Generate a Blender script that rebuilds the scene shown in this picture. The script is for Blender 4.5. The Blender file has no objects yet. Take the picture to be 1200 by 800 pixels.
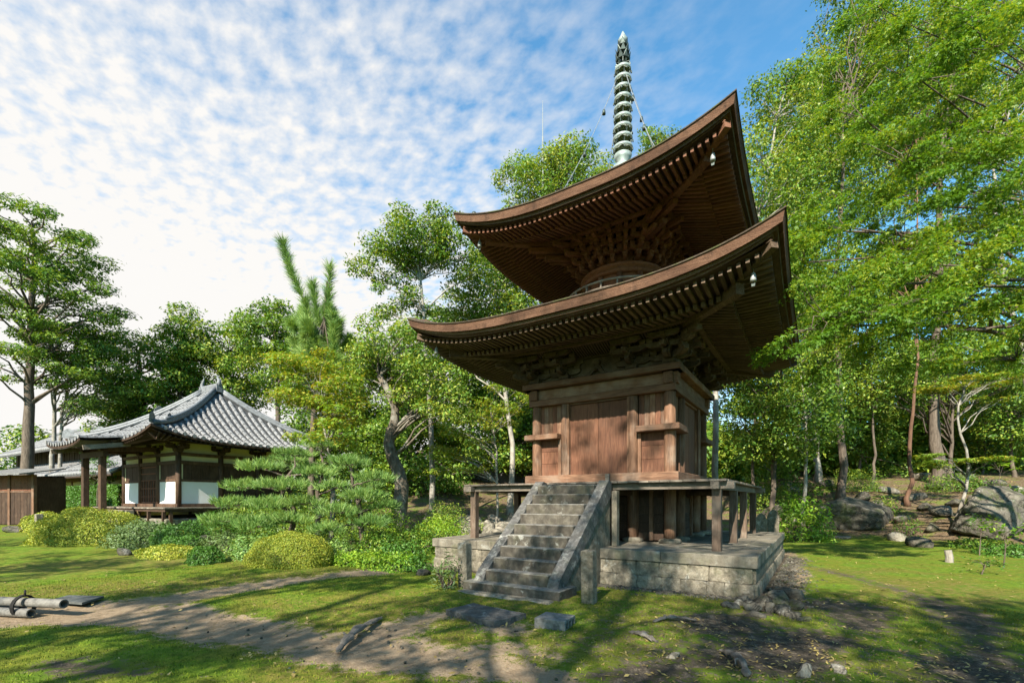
import bpy, bmesh, math, random
import numpy as np
from mathutils import Vector, Matrix, noise as mnoise

random.seed(7); RNG = np.random.default_rng(11)
scn = bpy.context.scene
COL = scn.collection
PI = math.pi

# ------------------------------------------------------------------ camera
CAMX, CAMY, CAMZ = 4.474, -12.373, 1.6
YAW = 0.5786                       # turned left of +Y, level, with vertical lens shift
FPX, HORY = 550.7, 586.2           # focal length and horizon row in photo pixels (1200 x 800)
cam_d = bpy.data.cameras.new('camera'); cam = bpy.data.objects.new('camera', cam_d); COL.objects.link(cam)
cam.location = (CAMX, CAMY, CAMZ); cam.rotation_euler = (PI/2, 0, YAW)
cam_d.sensor_fit = 'HORIZONTAL'; cam_d.sensor_width = 36.0; cam_d.lens = 36.0*FPX/1200
cam_d.shift_y = (HORY-400)/1200
cam_d.clip_start = 0.05; cam_d.clip_end = 3000
scn.camera = cam
scn.render.resolution_x, scn.render.resolution_y = 1024, 682

# ------------------------------------------------------------------ light
SUN_EL, SUN_AZ = math.radians(37), math.radians(9)     # azimuth measured from -Y towards +X
to_sun = Vector((math.sin(SUN_AZ)*math.cos(SUN_EL), -math.cos(SUN_AZ)*math.cos(SUN_EL), math.sin(SUN_EL)))
sun_d = bpy.data.lights.new('sun', 'SUN'); sun = bpy.data.objects.new('sun', sun_d); COL.objects.link(sun)
sun_d.energy = 5.0; sun_d.angle = math.radians(0.55); sun_d.color = (1.0, 0.93, 0.80)
sun.rotation_euler = to_sun.to_track_quat('Z', 'Y').to_euler(); sun.location = (0, -60, 60)

world = bpy.data.worlds.new('World'); scn.world = world; world.use_nodes = True
wt = world.node_tree; wn = wt.nodes; wl = wt.links
for n in list(wn): wn.remove(n)
def wnode(t, **kw):
    n = wn.new(t)
    for k, v in kw.items(): setattr(n, k, v)
    return n
def wmath(op, a, b=None, c=None, clamp=False):
    n = wnode('ShaderNodeMath', operation=op, use_clamp=clamp)
    for i, s in enumerate((a, b, c)):
        if s is None: continue
        if isinstance(s, (int, float)): n.inputs[i].default_value = s
        else: wl.new(s, n.inputs[i])
    return n.outputs[0]
sky = wnode('ShaderNodeTexSky', sky_type='NISHITA', sun_disc=False, sun_elevation=SUN_EL, sun_rotation=PI-SUN_AZ,
            altitude=100, air_density=1.0, dust_density=0.5, ozone_density=1.6)
tc = wnode('ShaderNodeTexCoord')
sep = wnode('ShaderNodeSeparateXYZ'); wl.new(tc.outputs['Generated'], sep.inputs[0])
zz = wmath('MAXIMUM', sep.outputs[2], 0.06)
u = wmath('DIVIDE', sep.outputs[0], zz); v = wmath('DIVIDE', sep.outputs[1], zz)
comb = wnode('ShaderNodeCombineXYZ'); wl.new(u, comb.inputs[0]); wl.new(v, comb.inputs[1])
mp = wnode('ShaderNodeMapping'); mp.inputs['Rotation'].default_value = (0, 0, math.radians(35)); mp.inputs['Scale'].default_value = (1.0, 1.35, 1)
wl.new(comb.outputs[0], mp.inputs[0])
n1 = wnode('ShaderNodeTexNoise'); n1.inputs['Scale'].default_value = 14.0; n1.inputs['Detail'].default_value = 6; n1.inputs['Roughness'].default_value = 0.52; n1.inputs['Distortion'].default_value = 0.1
n2 = wnode('ShaderNodeTexNoise'); n2.inputs['Scale'].default_value = 1.5; n2.inputs['Detail'].default_value = 4
wl.new(mp.outputs[0], n1.inputs['Vector']); wl.new(mp.outputs[0], n2.inputs['Vector'])
# the cloud sheet has its edge overhead and thickens towards -X
cov = wmath('MULTIPLY_ADD', u, -0.50, -0.06)
dens = wmath('MULTIPLY_ADD', wmath('SUBTRACT', n1.outputs[0], 0.5), 1.9, cov)
dens = wmath('MULTIPLY_ADD', wmath('SUBTRACT', n2.outputs[0], 0.5), 0.55, dens)
covl = wmath('MINIMUM', wmath('MAXIMUM', cov, 0.0), 1.0)
alpha = wmath('MULTIPLY', wmath('MULTIPLY_ADD', dens, 0.95, 0.16, clamp=True), wmath('MULTIPLY_ADD', covl, 2.6, 0.10, clamp=True))
bg1 = wnode('ShaderNodeBackground'); bg1.inputs['Strength'].default_value = 0.10
satn = wnode('ShaderNodeMix', data_type='RGBA', blend_type='MULTIPLY'); satn.inputs[0].default_value = 1.0; satn.inputs[7].default_value = (0.58, 1.06, 1.13, 1)   # clear, polarised-looking blue
wl.new(sky.outputs[0], satn.inputs[6]); wl.new(satn.outputs[2], bg1.inputs['Color'])
bg2 = wnode('ShaderNodeBackground'); bg2.inputs['Color'].default_value = (1.0, 0.98, 0.95, 1); bg2.inputs['Strength'].default_value = 0.36
mx = wnode('ShaderNodeMixShader'); wl.new(alpha, mx.inputs[0]); wl.new(bg1.outputs[0], mx.inputs[1]); wl.new(bg2.outputs[0], mx.inputs[2])
wo = wnode('ShaderNodeOutputWorld'); wl.new(mx.outputs[0], wo.inputs[0])

scn.view_settings.view_transform = 'Standard'; scn.view_settings.look = 'None'
scn.view_settings.exposure = 1.45; scn.view_settings.gamma = 1.0; scn.view_settings.use_curve_mapping = False
scn.render.engine = 'CYCLES'
cy = scn.cycles
cy.use_denoising = True
try: cy.denoiser = 'OPENIMAGEDENOISE'
except Exception: pass
cy.max_bounces = 7; cy.diffuse_bounces = 4; cy.glossy_bounces = 2; cy.transmission_bounces = 5; cy.transparent_max_bounces = 4
cy.caustics_reflective = False; cy.caustics_refractive = False; cy.sample_clamp_indirect = 6

# ------------------------------------------------------------------ pixel <-> place
FW = np.array([-math.sin(YAW), math.cos(YAW)]); RT = np.array([math.cos(YAW), math.sin(YAW)]); C2 = np.array([CAMX, CAMY])
def to_rd(x, y):
    dx, dy = np.asarray(x)-CAMX, np.asarray(y)-CAMY
    return dx*RT[0]+dy*RT[1], dx*FW[0]+dy*FW[1]
def at(px, D):                       # place on the ground plan seen at column px, D metres ahead
    R = (px-600)/FPX*D; p = C2+FW*D+RT*R
    return float(p[0]), float(p[1])
def zat(py, D): return CAMZ+(HORY-py)/FPX*D
def gnd(px, py, z=0.0):
    D = (CAMZ-z)*FPX/(py-HORY); return at(px, D)

# ------------------------------------------------------------------ terrain
def sstep(a, b, x):
    t = np.clip((np.asarray(x, float)-a)/(b-a), 0, 1); return t*t*(3-2*t)
HB_R = [-40, -14, -9, -6, -4, -2.6, 2, 9, 12.5, 15.5, 17.5, 26, 60]
HB_D = [60, 34, 27, 21.5, 20.5, 22.5, 23, 21.5, 20.3, 18.6, 15.5, 11, 4]
def vnoise(x, y, s, seed=0):         # cheap smooth value noise
    x = np.asarray(x, float)/s+seed*17.3; y = np.asarray(y, float)/s+seed*9.7
    xi = np.floor(x).astype(np.int64); yi = np.floor(y).astype(np.int64); fx = x-xi; fy = y-yi
    fx = fx*fx*(3-2*fx); fy = fy*fy*(3-2*fy)
    def h(a, b):
        n = (a*374761393+b*668265263+seed*974711) & 0x7fffffff
        n = ((n ^ (n >> 13))*1274126177) & 0x7fffffff
        return ((n ^ (n >> 16)) & 0xffff)/65535.0
    return (h(xi, yi)*(1-fx)+h(xi+1, yi)*fx)*(1-fy)+(h(xi, yi+1)*(1-fx)+h(xi+1, yi+1)*fx)*fy
def fbm(x, y, s, seed=0, o=3):
    t = 0; a = 0.5
    for k in range(o): t = t+a*(vnoise(x, y, s/2**k, seed+k)-0.5); a *= 0.5
    return t
def H0(x, y):
    R, D = to_rd(x, y)
    left = 0.034*np.maximum(0, D-11)*sstep(-2.5, -8, R)*sstep(70, 40, D)
    d = np.maximum(0, D-np.interp(R, HB_R, HB_D))
    hill = 8.5*(1-np.exp(-0.026*d))*sstep(-15, -7, R)*sstep(2, 9, D)
    return -0.05+left+hill+0.35*np.clip(d, 0, 1)*fbm(x, y, 3.0, 5)+0.10*fbm(x, y, 6.0, 3)*sstep(2, 8, np.hypot(np.asarray(x), np.asarray(y))-3.6)
def gz(x, y): return float(H0(x, y))

# ------------------------------------------------------------------ object helpers
def link(o): COL.objects.link(o); return o
def tag(o, label=None, cat=None, group=None, kind=None):
    if label: o['label'] = label
    if cat: o['category'] = cat
    if group: o['group'] = group
    if kind: o['kind'] = kind
    return o
def empty(name, loc=(0, 0, 0), rz=0.0, label=None, cat=None, group=None):
    o = bpy.data.objects.new(name, None); o.empty_display_size = 0.2; link(o)
    o.location = loc; o.rotation_euler = (0, 0, rz); return tag(o, label, cat, group)
def inst(src_or_mesh, name, parent=None, loc=(0, 0, 0), rot=(0, 0, 0), scale=(1, 1, 1)):
    me = src_or_mesh.data if isinstance(src_or_mesh, bpy.types.Object) else src_or_mesh
    o = bpy.data.objects.new(name, me); link(o); o.parent = parent
    o.location = loc; o.rotation_euler = rot; o.scale = scale
    return o
def np_mesh(name, V, F, mat, smooth=False):     # F: (n,k) int array, all faces with k corners
    me = bpy.data.meshes.new(name); V = np.ascontiguousarray(V, np.float32); F = np.ascontiguousarray(F, np.int32)
    n, k = F.shape
    me.vertices.add(len(V)); me.vertices.foreach_set('co', V.ravel())
    me.loops.add(n*k); me.loops.foreach_set('vertex_index', F.ravel())
    me.polygons.add(n); me.polygons.foreach_set('loop_start', np.arange(0, n*k, k, dtype=np.int32)); me.polygons.foreach_set('loop_total', np.full(n, k, np.int32))
    if smooth: me.polygons.foreach_set('use_smooth', np.ones(n, bool))
    me.update(calc_edges=True)
    if mat: me.materials.append(mat)
    return me
class MB:
    def __init__(s): s.v = []; s.f = []
    def add(s, V, F):
        b = len(s.v); s.v.extend([tuple(p) for p in V]); s.f.extend([tuple(b+i for i in f) for f in F]); return s
    def hexa(s, P):  # 8 points: bottom 4 ccw, top 4 ccw
        return s.add(P, [(3, 2, 1, 0), (4, 5, 6, 7), (0, 1, 5, 4), (1, 2, 6, 5), (2, 3, 7, 6), (3, 0, 4, 7)])
    def box(s, x0, x1, y0, y1, z0, z1):
        return s.hexa([(x0, y0, z0), (x1, y0, z0), (x1, y1, z0), (x0, y1, z0), (x0, y0, z1), (x1, y0, z1), (x1, y1, z1), (x0, y1, z1)])
    def cbox(s, x0, x1, y0, y1, z0, z1, c=0.008):     # box with chamfered edges
        a = []
        for (z, i) in ((z0, c), (z0+c, 0), (z1-c, 0), (z1, c)):
            a.append([(x0+i+ (c if not i else 0)*0, y0+i, z), (x1-i, y0+i, z), (x1-i, y1-i, z), (x0+i, y1-i, z)])
        V = []; F = []
        for r in a:
            for k in range(4):
                p = Vector(r[k]); q = Vector(r[(k+1) % 4]); d = (q-p); L = d.length; d = d/max(L, 1e-6)
                V.append(tuple(p+d*min(c, L*0.4))); V.append(tuple(q-d*min(c, L*0.4)))
        for j in range(3):
            for k in range(8): F.append((j*8+k, j*8+(k+1) % 8, (j+1)*8+(k+1) % 8, (j+1)*8+k))
        F.append(tuple(range(7, -1, -1))); F.append(tuple(range(24, 32)))
        return s.add(V, F)
    def beam(s, p, q, w, h, up=(0, 0, 1), w2=None, h2=None):
        p = Vector(p); q = Vector(q); d = (q-p).normalized(); r = d.cross(Vector(up)).normalized(); u_ = r.cross(d)
        w2 = w if w2 is None else w2; h2 = h if h2 is None else h2
        A = [p-r*w/2-u_*h/2, p+r*w/2-u_*h/2, p+r*w/2+u_*h/2, p-r*w/2+u_*h/2]
        B = [q-r*w2/2-u_*h2/2, q+r*w2/2-u_*h2/2, q+r*w2/2+u_*h2/2, q-r*w2/2+u_*h2/2]
        return s.add(A+B, [(0, 1, 2, 3), (7, 6, 5, 4), (1, 0, 4, 5), (2, 1, 5, 6), (3, 2, 6, 7), (0, 3, 7, 4)])
    def tube(s, pts, rad, n=8, cap=True):
        pts = [Vector(p) for p in pts]; m = len(pts)
        rad = [rad]*m if isinstance(rad, (int, float)) else list(rad)
        t0 = (pts[1]-pts[0]).normalized(); r = t0.orthogonal().normalized(); V = []; F = []
        for i in range(m):
            t = (pts[min(i+1, m-1)]-pts[max(i-1, 0)])
            t = t.normalized() if t.length > 1e-9 else t0
            r = (r-t*r.dot(t)); r = r.normalized() if r.length > 1e-6 else t.orthogonal().normalized()
            b = t.cross(r)
            for k in range(n):
                a = 2*PI*k/n; V.append(pts[i]+(r*math.cos(a)+b*math.sin(a))*rad[i])
        for i in range(m-1):
            for k in range(n): F.append((i*n+k, i*n+(k+1) % n, (i+1)*n+(k+1) % n, (i+1)*n+k))
        if cap: F.append(tuple(range(n-1, -1, -1))); F.append(tuple(range((m-1)*n, m*n)))
        return s.add(V, F)
    def lathe(s, prof, n=16, c=(0, 0, 0)):
        V = []; F = []; m = len(prof)
        for (r, z) in prof:
            for k in range(n): V.append((c[0]+r*math.cos(2*PI*k/n), c[1]+r*math.sin(2*PI*k/n), c[2]+z))
        for i in range(m-1):
            for k in range(n): F.append((i*n+k, i*n+(k+1) % n, (i+1)*n+(k+1) % n, (i+1)*n+k))
        F.append(tuple(range(n-1, -1, -1))); F.append(tuple(range((m-1)*n, m*n)))
        return s.add(V, F)
    def poly(s, P, dvec):   # extruded polygon
        P = [Vector(p) for p in P]; d = Vector(dvec); n = len(P)
        return s.add(P+[p+d for p in P], [tuple(range(n-1, -1, -1)), tuple(range(n, 2*n))]+[(i, (i+1) % n, n+(i+1) % n, n+i) for i in range(n)])
    def grid(s, P):         # P[i][j] points
        m = len(P); n = len(P[0]); return s.add([p for r in P for p in r], [(i*n+j, i*n+j+1, (i+1)*n+j+1, (i+1)*n+j) for i in range(m-1) for j in range(n-1)])
    def mesh(s, name, mat, smooth=False, fix=False):
        me = bpy.data.meshes.new(name); me.from_pydata([tuple(p) for p in s.v], [], s.f)
        if fix:
            bm = bmesh.new(); bm.from_mesh(me); bmesh.ops.recalc_face_normals(bm, faces=bm.faces); bm.to_mesh(me); bm.free()
        if mat: me.materials.append(mat)
        if smooth: me.polygons.foreach_set('use_smooth', np.ones(len(me.polygons), bool))
        me.update(); return me
    def build(s, name, mat, parent=None, loc=(0, 0, 0), rot=(0, 0, 0), smooth=False, fix=False):
        return inst(s.mesh(name, mat, smooth, fix), name, parent, loc, rot)

# ------------------------------------------------------------------ materials
def new_mat(name):
    m = bpy.data.materials.new(name); m.use_nodes = True; nt = m.node_tree
    for n in list(nt.nodes): nt.nodes.remove(n)
    out = nt.nodes.new('ShaderNodeOutputMaterial'); return m, nt, out
class NT:
    def __init__(s, nt): s.nt = nt; s.l = nt.links
    def n(s, t, **kw):
        o = s.nt.nodes.new(t)
        for k, v_ in kw.items(): setattr(o, k, v_)
        return o
    def put(s, sock, val):
        if isinstance(val, bpy.types.NodeSocket): s.l.new(val, sock)
        elif isinstance(val, tuple) and len(val) == 3 and sock.type == 'RGBA': sock.default_value = (*val, 1)
        else: sock.default_value = val
    def math(s, op, a, b=None, c=None, clamp=False):
        o = s.n('ShaderNodeMath', operation=op, use_clamp=clamp)
        for i, q in enumerate((a, b, c)):
            if q is not None: s.put(o.inputs[i], q)
        return o.outputs[0]
    def noise(s, vec, scale, detail=4, rough=0.55, dist=0.0):
        o = s.n('ShaderNodeTexNoise'); s.put(o.inputs['Scale'], scale); o.inputs['Detail'].default_value = detail
        o.inputs['Roughness'].default_value = rough; o.inputs['Distortion'].default_value = dist
        if vec is not None: s.l.new(vec, o.inputs['Vector'])
        return o.outputs[0]
    def vscale(s, vec, sc, rot=(0, 0, 0)):
        o = s.n('ShaderNodeMapping'); o.inputs['Scale'].default_value = sc; o.inputs['Rotation'].default_value = rot; s.l.new(vec, o.inputs[0]); return o.outputs[0]
    def ramp(s, fac, stops):
        o = s.n('ShaderNodeValToRGB'); e = o.color_ramp.elements
        while len(e) < len(stops): e.new(0.5)
        for i, (p, c) in enumerate(stops): e[i].position = p; e[i].color = (*c, 1) if len(c) == 3 else c
        s.l.new(fac, o.inputs[0]); return o.outputs[0]
    def mix(s, fac, a, b, mode='MIX'):
        o = s.n('ShaderNodeMix', data_type='RGBA', blend_type=mode); s.put(o.inputs[0], fac); s.put(o.inputs[6], a); s.put(o.inputs[7], b); return o.outputs[2]
    def step(s, x, a, b):
        o = s.n('ShaderNodeMapRange', interpolation_type='SMOOTHSTEP'); s.put(o.inputs[0], x); o.inputs[1].default_value = a; o.inputs[2].default_value = b; return o.outputs[0]
    def bump(s, h, strength, dist):
        o = s.n('ShaderNodeBump'); o.inputs['Strength'].default_value = strength; o.inputs['Distance'].default_value = dist; s.l.new(h, o.inputs['Height']); return o.outputs[0]
    def bsdf(s, out, col, rough=0.8, spec=0.3, bump=None, metal=0.0):
        b = s.n('ShaderNodeBsdfPrincipled'); s.put(b.inputs['Base Color'], col); s.put(b.inputs['Roughness'], rough)
        b.inputs['Specular IOR Level'].default_value = spec; b.inputs['Metallic'].default_value = metal
        if bump is not None: s.l.new(bump, b.inputs['Normal'])
        s.l.new(b.outputs[0], out.inputs['Surface']); return b
def coords(k): o = k.n('ShaderNodeTexCoord'); return o.outputs['Object']
def pos(k): return k.n('ShaderNodeNewGeometry').outputs['Position']
def wood(name, dark, mid, light, grain=(14, 14, 1.2), rough=0.72, worn=0.35, wcol=(0.33, 0.27, 0.21), bumpd=0.006):
    m, nt, out = new_mat(name); k = NT(nt); co = coords(k)
    oi = k.n('ShaderNodeObjectInfo'); off = k.n('ShaderNodeVectorMath', operation='ADD'); k.l.new(co, off.inputs[0])
    sc = k.n('ShaderNodeVectorMath', operation='SCALE'); cx = k.n('ShaderNodeCombineXYZ')
    for i in range(3): k.l.new(oi.outputs['Random'], cx.inputs[i])
    k.l.new(cx.outputs[0], sc.inputs[0]); sc.inputs['Scale'].default_value = 37.0; k.l.new(sc.outputs[0], off.inputs[1]); p = off.outputs[0]
    g = k.noise(k.vscale(p, grain), 3.0, 6, 0.65, 0.6)
    big = k.noise(p, 1.7, 4, 0.6)
    col = k.ramp(g, [(0.22, dark), (0.5, mid), (0.78, light)])
    col = k.mix(k.math('MULTIPLY', k.step(big, 0.48, 0.72), worn), col, wcol)
    streak = k.noise(k.vscale(p, tuple(min(g_*.35, 3.0) for g_ in grain)), 1.6, 5, 0.7); col = k.mix(k.math('MULTIPLY', k.step(streak, 0.50, 0.74), 0.6), col, tuple(c_*0.45 for c_ in dark))
    tone = k.math('MULTIPLY_ADD', oi.outputs['Random'], 0.42, 0.64)
    hsv = k.n('ShaderNodeHueSaturation'); k.l.new(tone, hsv.inputs['Value']); k.l.new(col, hsv.inputs['Color'])
    k.bsdf(out, hsv.outputs[0], rough, 0.25, k.bump(g, 0.6, bumpd)); return m
def stone(name, a, b, c, scale=6.0, moss=0.0, bumpd=0.015, speck=60.0, rough=0.9, worn=0.0, cracks=0.0):
    m, nt, out = new_mat(name); k = NT(nt); p = pos(k); oi = k.n('ShaderNodeObjectInfo')
    n1_ = k.noise(p, scale, 7, 0.68, 0.3); n2_ = k.noise(p, speck, 3, 0.7)
    col = k.ramp(n1_, [(0.28, a), (0.5, b), (0.74, c)])
    col = k.mix(k.step(n2_, 0.5, 0.75), col, k.mix(0.5, col, (0.04, 0.04, 0.04)))
    lich = k.noise(p, 3.1, 6, 0.7, 0.5); col = k.mix(k.math('MULTIPLY', k.step(lich, 0.58, 0.66), 0.55), col, (0.42, 0.41, 0.36))
    st = k.noise(k.vscale(p, (5, 5, 0.7)), 1.0, 4, 0.6); col = k.mix(k.math('MULTIPLY', k.step(st, 0.5, 0.72), 0.55), col, (0.035, 0.033, 0.028))
    if cracks:
        cr = k.math('ABSOLUTE', k.math('SUBTRACT', k.noise(p, 1.7, 5, 0.6, 0.8), 0.5)); col = k.mix(k.math('MULTIPLY', k.step(cr, 0.03, 0.0), cracks), col, (0.018, 0.016, 0.012))
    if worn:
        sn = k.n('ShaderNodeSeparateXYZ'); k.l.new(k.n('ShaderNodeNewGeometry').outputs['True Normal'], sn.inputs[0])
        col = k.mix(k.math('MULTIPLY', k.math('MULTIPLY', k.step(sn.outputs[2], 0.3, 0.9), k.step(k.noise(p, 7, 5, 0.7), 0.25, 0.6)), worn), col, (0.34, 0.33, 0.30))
    if moss:
        mo = k.noise(p, 1.9, 5, 0.7); col = k.mix(k.math('MULTIPLY', k.step(mo, 0.50, 0.66), moss), col, (0.085, 0.11, 0.022))
    hsv = k.n('ShaderNodeHueSaturation'); k.l.new(k.math('MULTIPLY_ADD', oi.outputs['Random'], 0.36, 0.62), hsv.inputs['Value']); k.l.new(col, hsv.inputs['Color'])
    k.bsdf(out, hsv.outputs[0], rough, 0.2, k.bump(k.math('ADD', n1_, k.math('MULTIPLY', n2_, 0.25)), 0.9, bumpd)); return m
LG = (1.32, 1.55, 1.15)
def leafmat(name, a, b, c=None, cfrac=0.12, trans=0.38, rough=0.5, hue_scale=0.55):
    a, b = tuple(x*y for x, y in zip(a, LG)), tuple(x*y for x, y in zip(b, LG)); c = tuple(x*y for x, y in zip(c, LG)) if c else c
    m, nt, out = new_mat(name); k = NT(nt); geo = k.n('ShaderNodeNewGeometry'); r = geo.outputs['Random Per Island']
    big = k.noise(geo.outputs['Position'], hue_scale, 3, 0.6)
    f = k.math('ADD', k.math('MULTIPLY', r, 0.55), k.math('MULTIPLY_ADD', big, 1.3, -0.42), clamp=True)
    col = k.mix(f, a, b)
    if c is not None:
        f2 = k.step(k.math('ADD', k.math('MULTIPLY', r, 0.6), k.noise(geo.outputs['Position'], hue_scale*0.8+0.1, 2)), 1.05-cfrac*1.3, 1.15-cfrac*1.1)
        col = k.mix(f2, col, c)
    b1 = k.n('ShaderNodeBsdfPrincipled'); k.put(b1.inputs['Base Color'], col); b1.inputs['Roughness'].default_value = rough; b1.inputs['Specular IOR Level'].default_value = 0.35
    t = k.n('ShaderNodeBsdfTranslucent'); tcol = k.mix(1.0, col, (1.25, 1.15, 0.45), 'MULTIPLY'); k.put(t.inputs[0], tcol)
    mxx = k.n('ShaderNodeMixShader'); mxx.inputs[0].default_value = trans; k.l.new(b1.outputs[0], mxx.inputs[1]); k.l.new(t.outputs[0], mxx.inputs[2]); k.l.new(mxx.outputs[0], out.inputs['Surface'])
    return m
def plain(name, col, rough=0.7, var=0.25, scale=8.0, spec=0.3, metal=0.0, bumpd=0.003):
    m, nt, out = new_mat(name); k = NT(nt); p = pos(k); n_ = k.noise(p, scale, 6, 0.65)
    lo = tuple(c*(1-var) for c in col); hi = tuple(min(1, c*(1+var)) for c in col)
    k.bsdf(out, k.ramp(n_, [(0.3, lo), (0.7, hi)]), rough, spec, k.bump(n_, 0.5, bumpd), metal); return m
def barkmat(name, a, b, scale=9.0, bumpd=0.03, lich=0.0):
    m, nt, out = new_mat(name); k = NT(nt); p = pos(k)
    n_ = k.noise(k.vscale(p, (1, 1, 0.22)), scale, 6, 0.7, 0.8); col = k.ramp(n_, [(0.3, a), (0.7, b)])
    if lich: col = k.mix(k.math('MULTIPLY', k.step(k.noise(p, 2.2, 5, 0.7), 0.46, 0.62), lich), col, (0.42, 0.42, 0.37))
    k.bsdf(out, col, 0.9, 0.15, k.bump(n_, 0.9, bumpd)); return m

M = {}
WD = dict(dark=(0.055, 0.026, 0.014), mid=(0.145, 0.075, 0.043), light=(0.27, 0.152, 0.09))
M['wood_v'] = wood('old_timber_upright', grain=(14, 14, 1.1), **WD)
M['wood_post'] = wood('greyish_post_timber', dark=(0.05, 0.033, 0.023), mid=(0.105, 0.070, 0.048), light=(0.19, 0.135, 0.095), grain=(14, 14, 1.1))
M['wood_door'] = wood('door_timber', dark=(0.06, 0.024, 0.013), mid=(0.15, 0.063, 0.034), light=(0.25, 0.118, 0.064), grain=(12, 12, 0.9), wcol=(0.17, 0.10, 0.065), worn=0.3)
M['wood_h'] = wood('old_timber_level', grain=(1.1, 14, 14), **WD)
M['wood_y'] = wood('old_timber_rafter', dark=(0.045, 0.024, 0.013), mid=(0.10, 0.064, 0.039), light=(0.24, 0.165, 0.10), grain=(16, 1.1, 16), wcol=(0.20, 0.15, 0.10))
M['wood_red'] = wood('reddish_timber', dark=(0.06, 0.022, 0.012), mid=(0.15, 0.058, 0.03), light=(0.24, 0.10, 0.052), grain=(6, 6, 6), wcol=(0.22, 0.13, 0.08), worn=0.25)
M['wood_red_r'] = wood('reddish_rafter', dark=(0.06, 0.022, 0.012), mid=(0.145, 0.058, 0.03), light=(0.24, 0.11, 0.06), grain=(16, 1.1, 16), wcol=(0.22, 0.13, 0.08), worn=0.25)
M['wood_grey'] = wood('greyed_timber', dark=(0.07, 0.055, 0.042), mid=(0.16, 0.13, 0.10), light=(0.30, 0.26, 0.21), grain=(2, 12, 12), worn=0.5)
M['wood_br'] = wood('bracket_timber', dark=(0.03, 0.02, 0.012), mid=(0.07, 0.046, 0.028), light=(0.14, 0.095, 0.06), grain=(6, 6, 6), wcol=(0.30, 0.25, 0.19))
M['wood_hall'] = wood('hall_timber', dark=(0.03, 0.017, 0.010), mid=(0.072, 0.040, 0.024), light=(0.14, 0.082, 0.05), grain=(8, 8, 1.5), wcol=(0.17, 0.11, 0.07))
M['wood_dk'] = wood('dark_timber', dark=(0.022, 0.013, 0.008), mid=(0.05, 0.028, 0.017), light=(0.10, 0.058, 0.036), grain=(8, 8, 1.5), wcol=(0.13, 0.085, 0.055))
M['granite'] = stone('granite', (0.10, 0.085, 0.062), (0.21, 0.182, 0.138), (0.33, 0.292, 0.228), 5.0, 0.25, 0.014)
M['rubble'] = stone('rubble_granite', (0.085, 0.072, 0.052), (0.21, 0.180, 0.132), (0.39, 0.338, 0.258), 9.0, 0.25, 0.05, 40)
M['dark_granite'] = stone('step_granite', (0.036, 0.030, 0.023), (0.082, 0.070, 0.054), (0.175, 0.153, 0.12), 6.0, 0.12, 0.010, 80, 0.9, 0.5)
M['slab'] = stone('slab_granite', (0.045, 0.042, 0.039), (0.10, 0.095, 0.088), (0.20, 0.192, 0.178), 12.0, 0.10, 0.02, 90)
M['rock'] = stone('garden_rock', (0.055, 0.048, 0.038), (0.13, 0.115, 0.09), (0.27, 0.24, 0.185), 3.6, 0.5, 0.12, 30, 0.9, 0.0, 0.8)
M['pale_rock'] = stone('pale_rock', (0.12, 0.10, 0.075), (0.26, 0.23, 0.18), (0.44, 0.40, 0.32), 4.5, 0.2, 0.10, 30, 0.9, 0.0, 0.7)
M['tile'] = plain('roof_tile', (0.17, 0.168, 0.166), 0.55, 0.45, 7.0, 0.35)
M['tile_pan'] = plain('pan_tile', (0.055, 0.054, 0.053), 0.6, 0.5, 9.0, 0.3)
M['tile_ridge'] = plain('ridge_tile', (0.13, 0.135, 0.14), 0.55, 0.45, 9.0, 0.4)
M['plaster'] = plain('white_plaster', (0.66, 0.65, 0.62), 0.9, 0.05, 2.0, 0.1)
M['ochre'] = plain('ochre_plaster', (0.45, 0.36, 0.17), 0.9, 0.1, 2.0, 0.1)
M['cream'] = plain('cream_plaster', (0.50, 0.46, 0.30), 0.9, 0.1, 2.0, 0.1)
M['bronze'] = plain('verdigris_bronze', (0.22, 0.26, 0.24), 0.55, 0.35, 9.0, 0.4, 0.25)
M['bronze_dk'] = plain('dark_bronze', (0.045, 0.06, 0.052), 0.5, 0.5, 8.0, 0.4, 0.4)
M['bell'] = plain('weathered_bell', (0.25, 0.26, 0.25), 0.5, 0.3, 20.0, 0.4, 0.2)
M['chain'] = plain('chain_metal', (0.25, 0.26, 0.26), 0.5, 0.3, 20, 0.4, 0.5)
M['rope'] = plain('black_rope', (0.012, 0.011, 0.01), 0.9, 0.3, 60)
M['bamboo'] = plain('greyed_pole', (0.13, 0.12, 0.105), 0.6, 0.5, 14.0)
M['slate'] = plain('dark_board', (0.075, 0.08, 0.075), 0.8, 0.4, 12.0)
M['concrete'] = plain('concrete_block', (0.135, 0.13, 0.12), 0.95, 0.55, 14.0, 0.2, 0, 0.004)
M['bark'] = barkmat('brown_bark', (0.045, 0.034, 0.026), (0.16, 0.125, 0.095))
M['bark_old'] = barkmat('rugged_old_bark', (0.045, 0.036, 0.027), (0.17, 0.14, 0.105), 6.0, 0.06, 0.25)
M['bark_grey'] = barkmat('grey_bark', (0.09, 0.08, 0.066), (0.28, 0.25, 0.21), 7.0, 0.03, 0.4)
M['bark_pale'] = barkmat('pale_bark', (0.13, 0.112, 0.09), (0.32, 0.285, 0.235), 6.0, 0.015, 0.35)
M['bark_red'] = barkmat('red_bark', (0.065, 0.036, 0.024), (0.17, 0.095, 0.06), 7.0)
M['deadwood'] = wood('grey_deadwood', (0.06, 0.05, 0.04), (0.14, 0.12, 0.10), (0.26, 0.23, 0.19), grain=(3, 3, 3))
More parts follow.
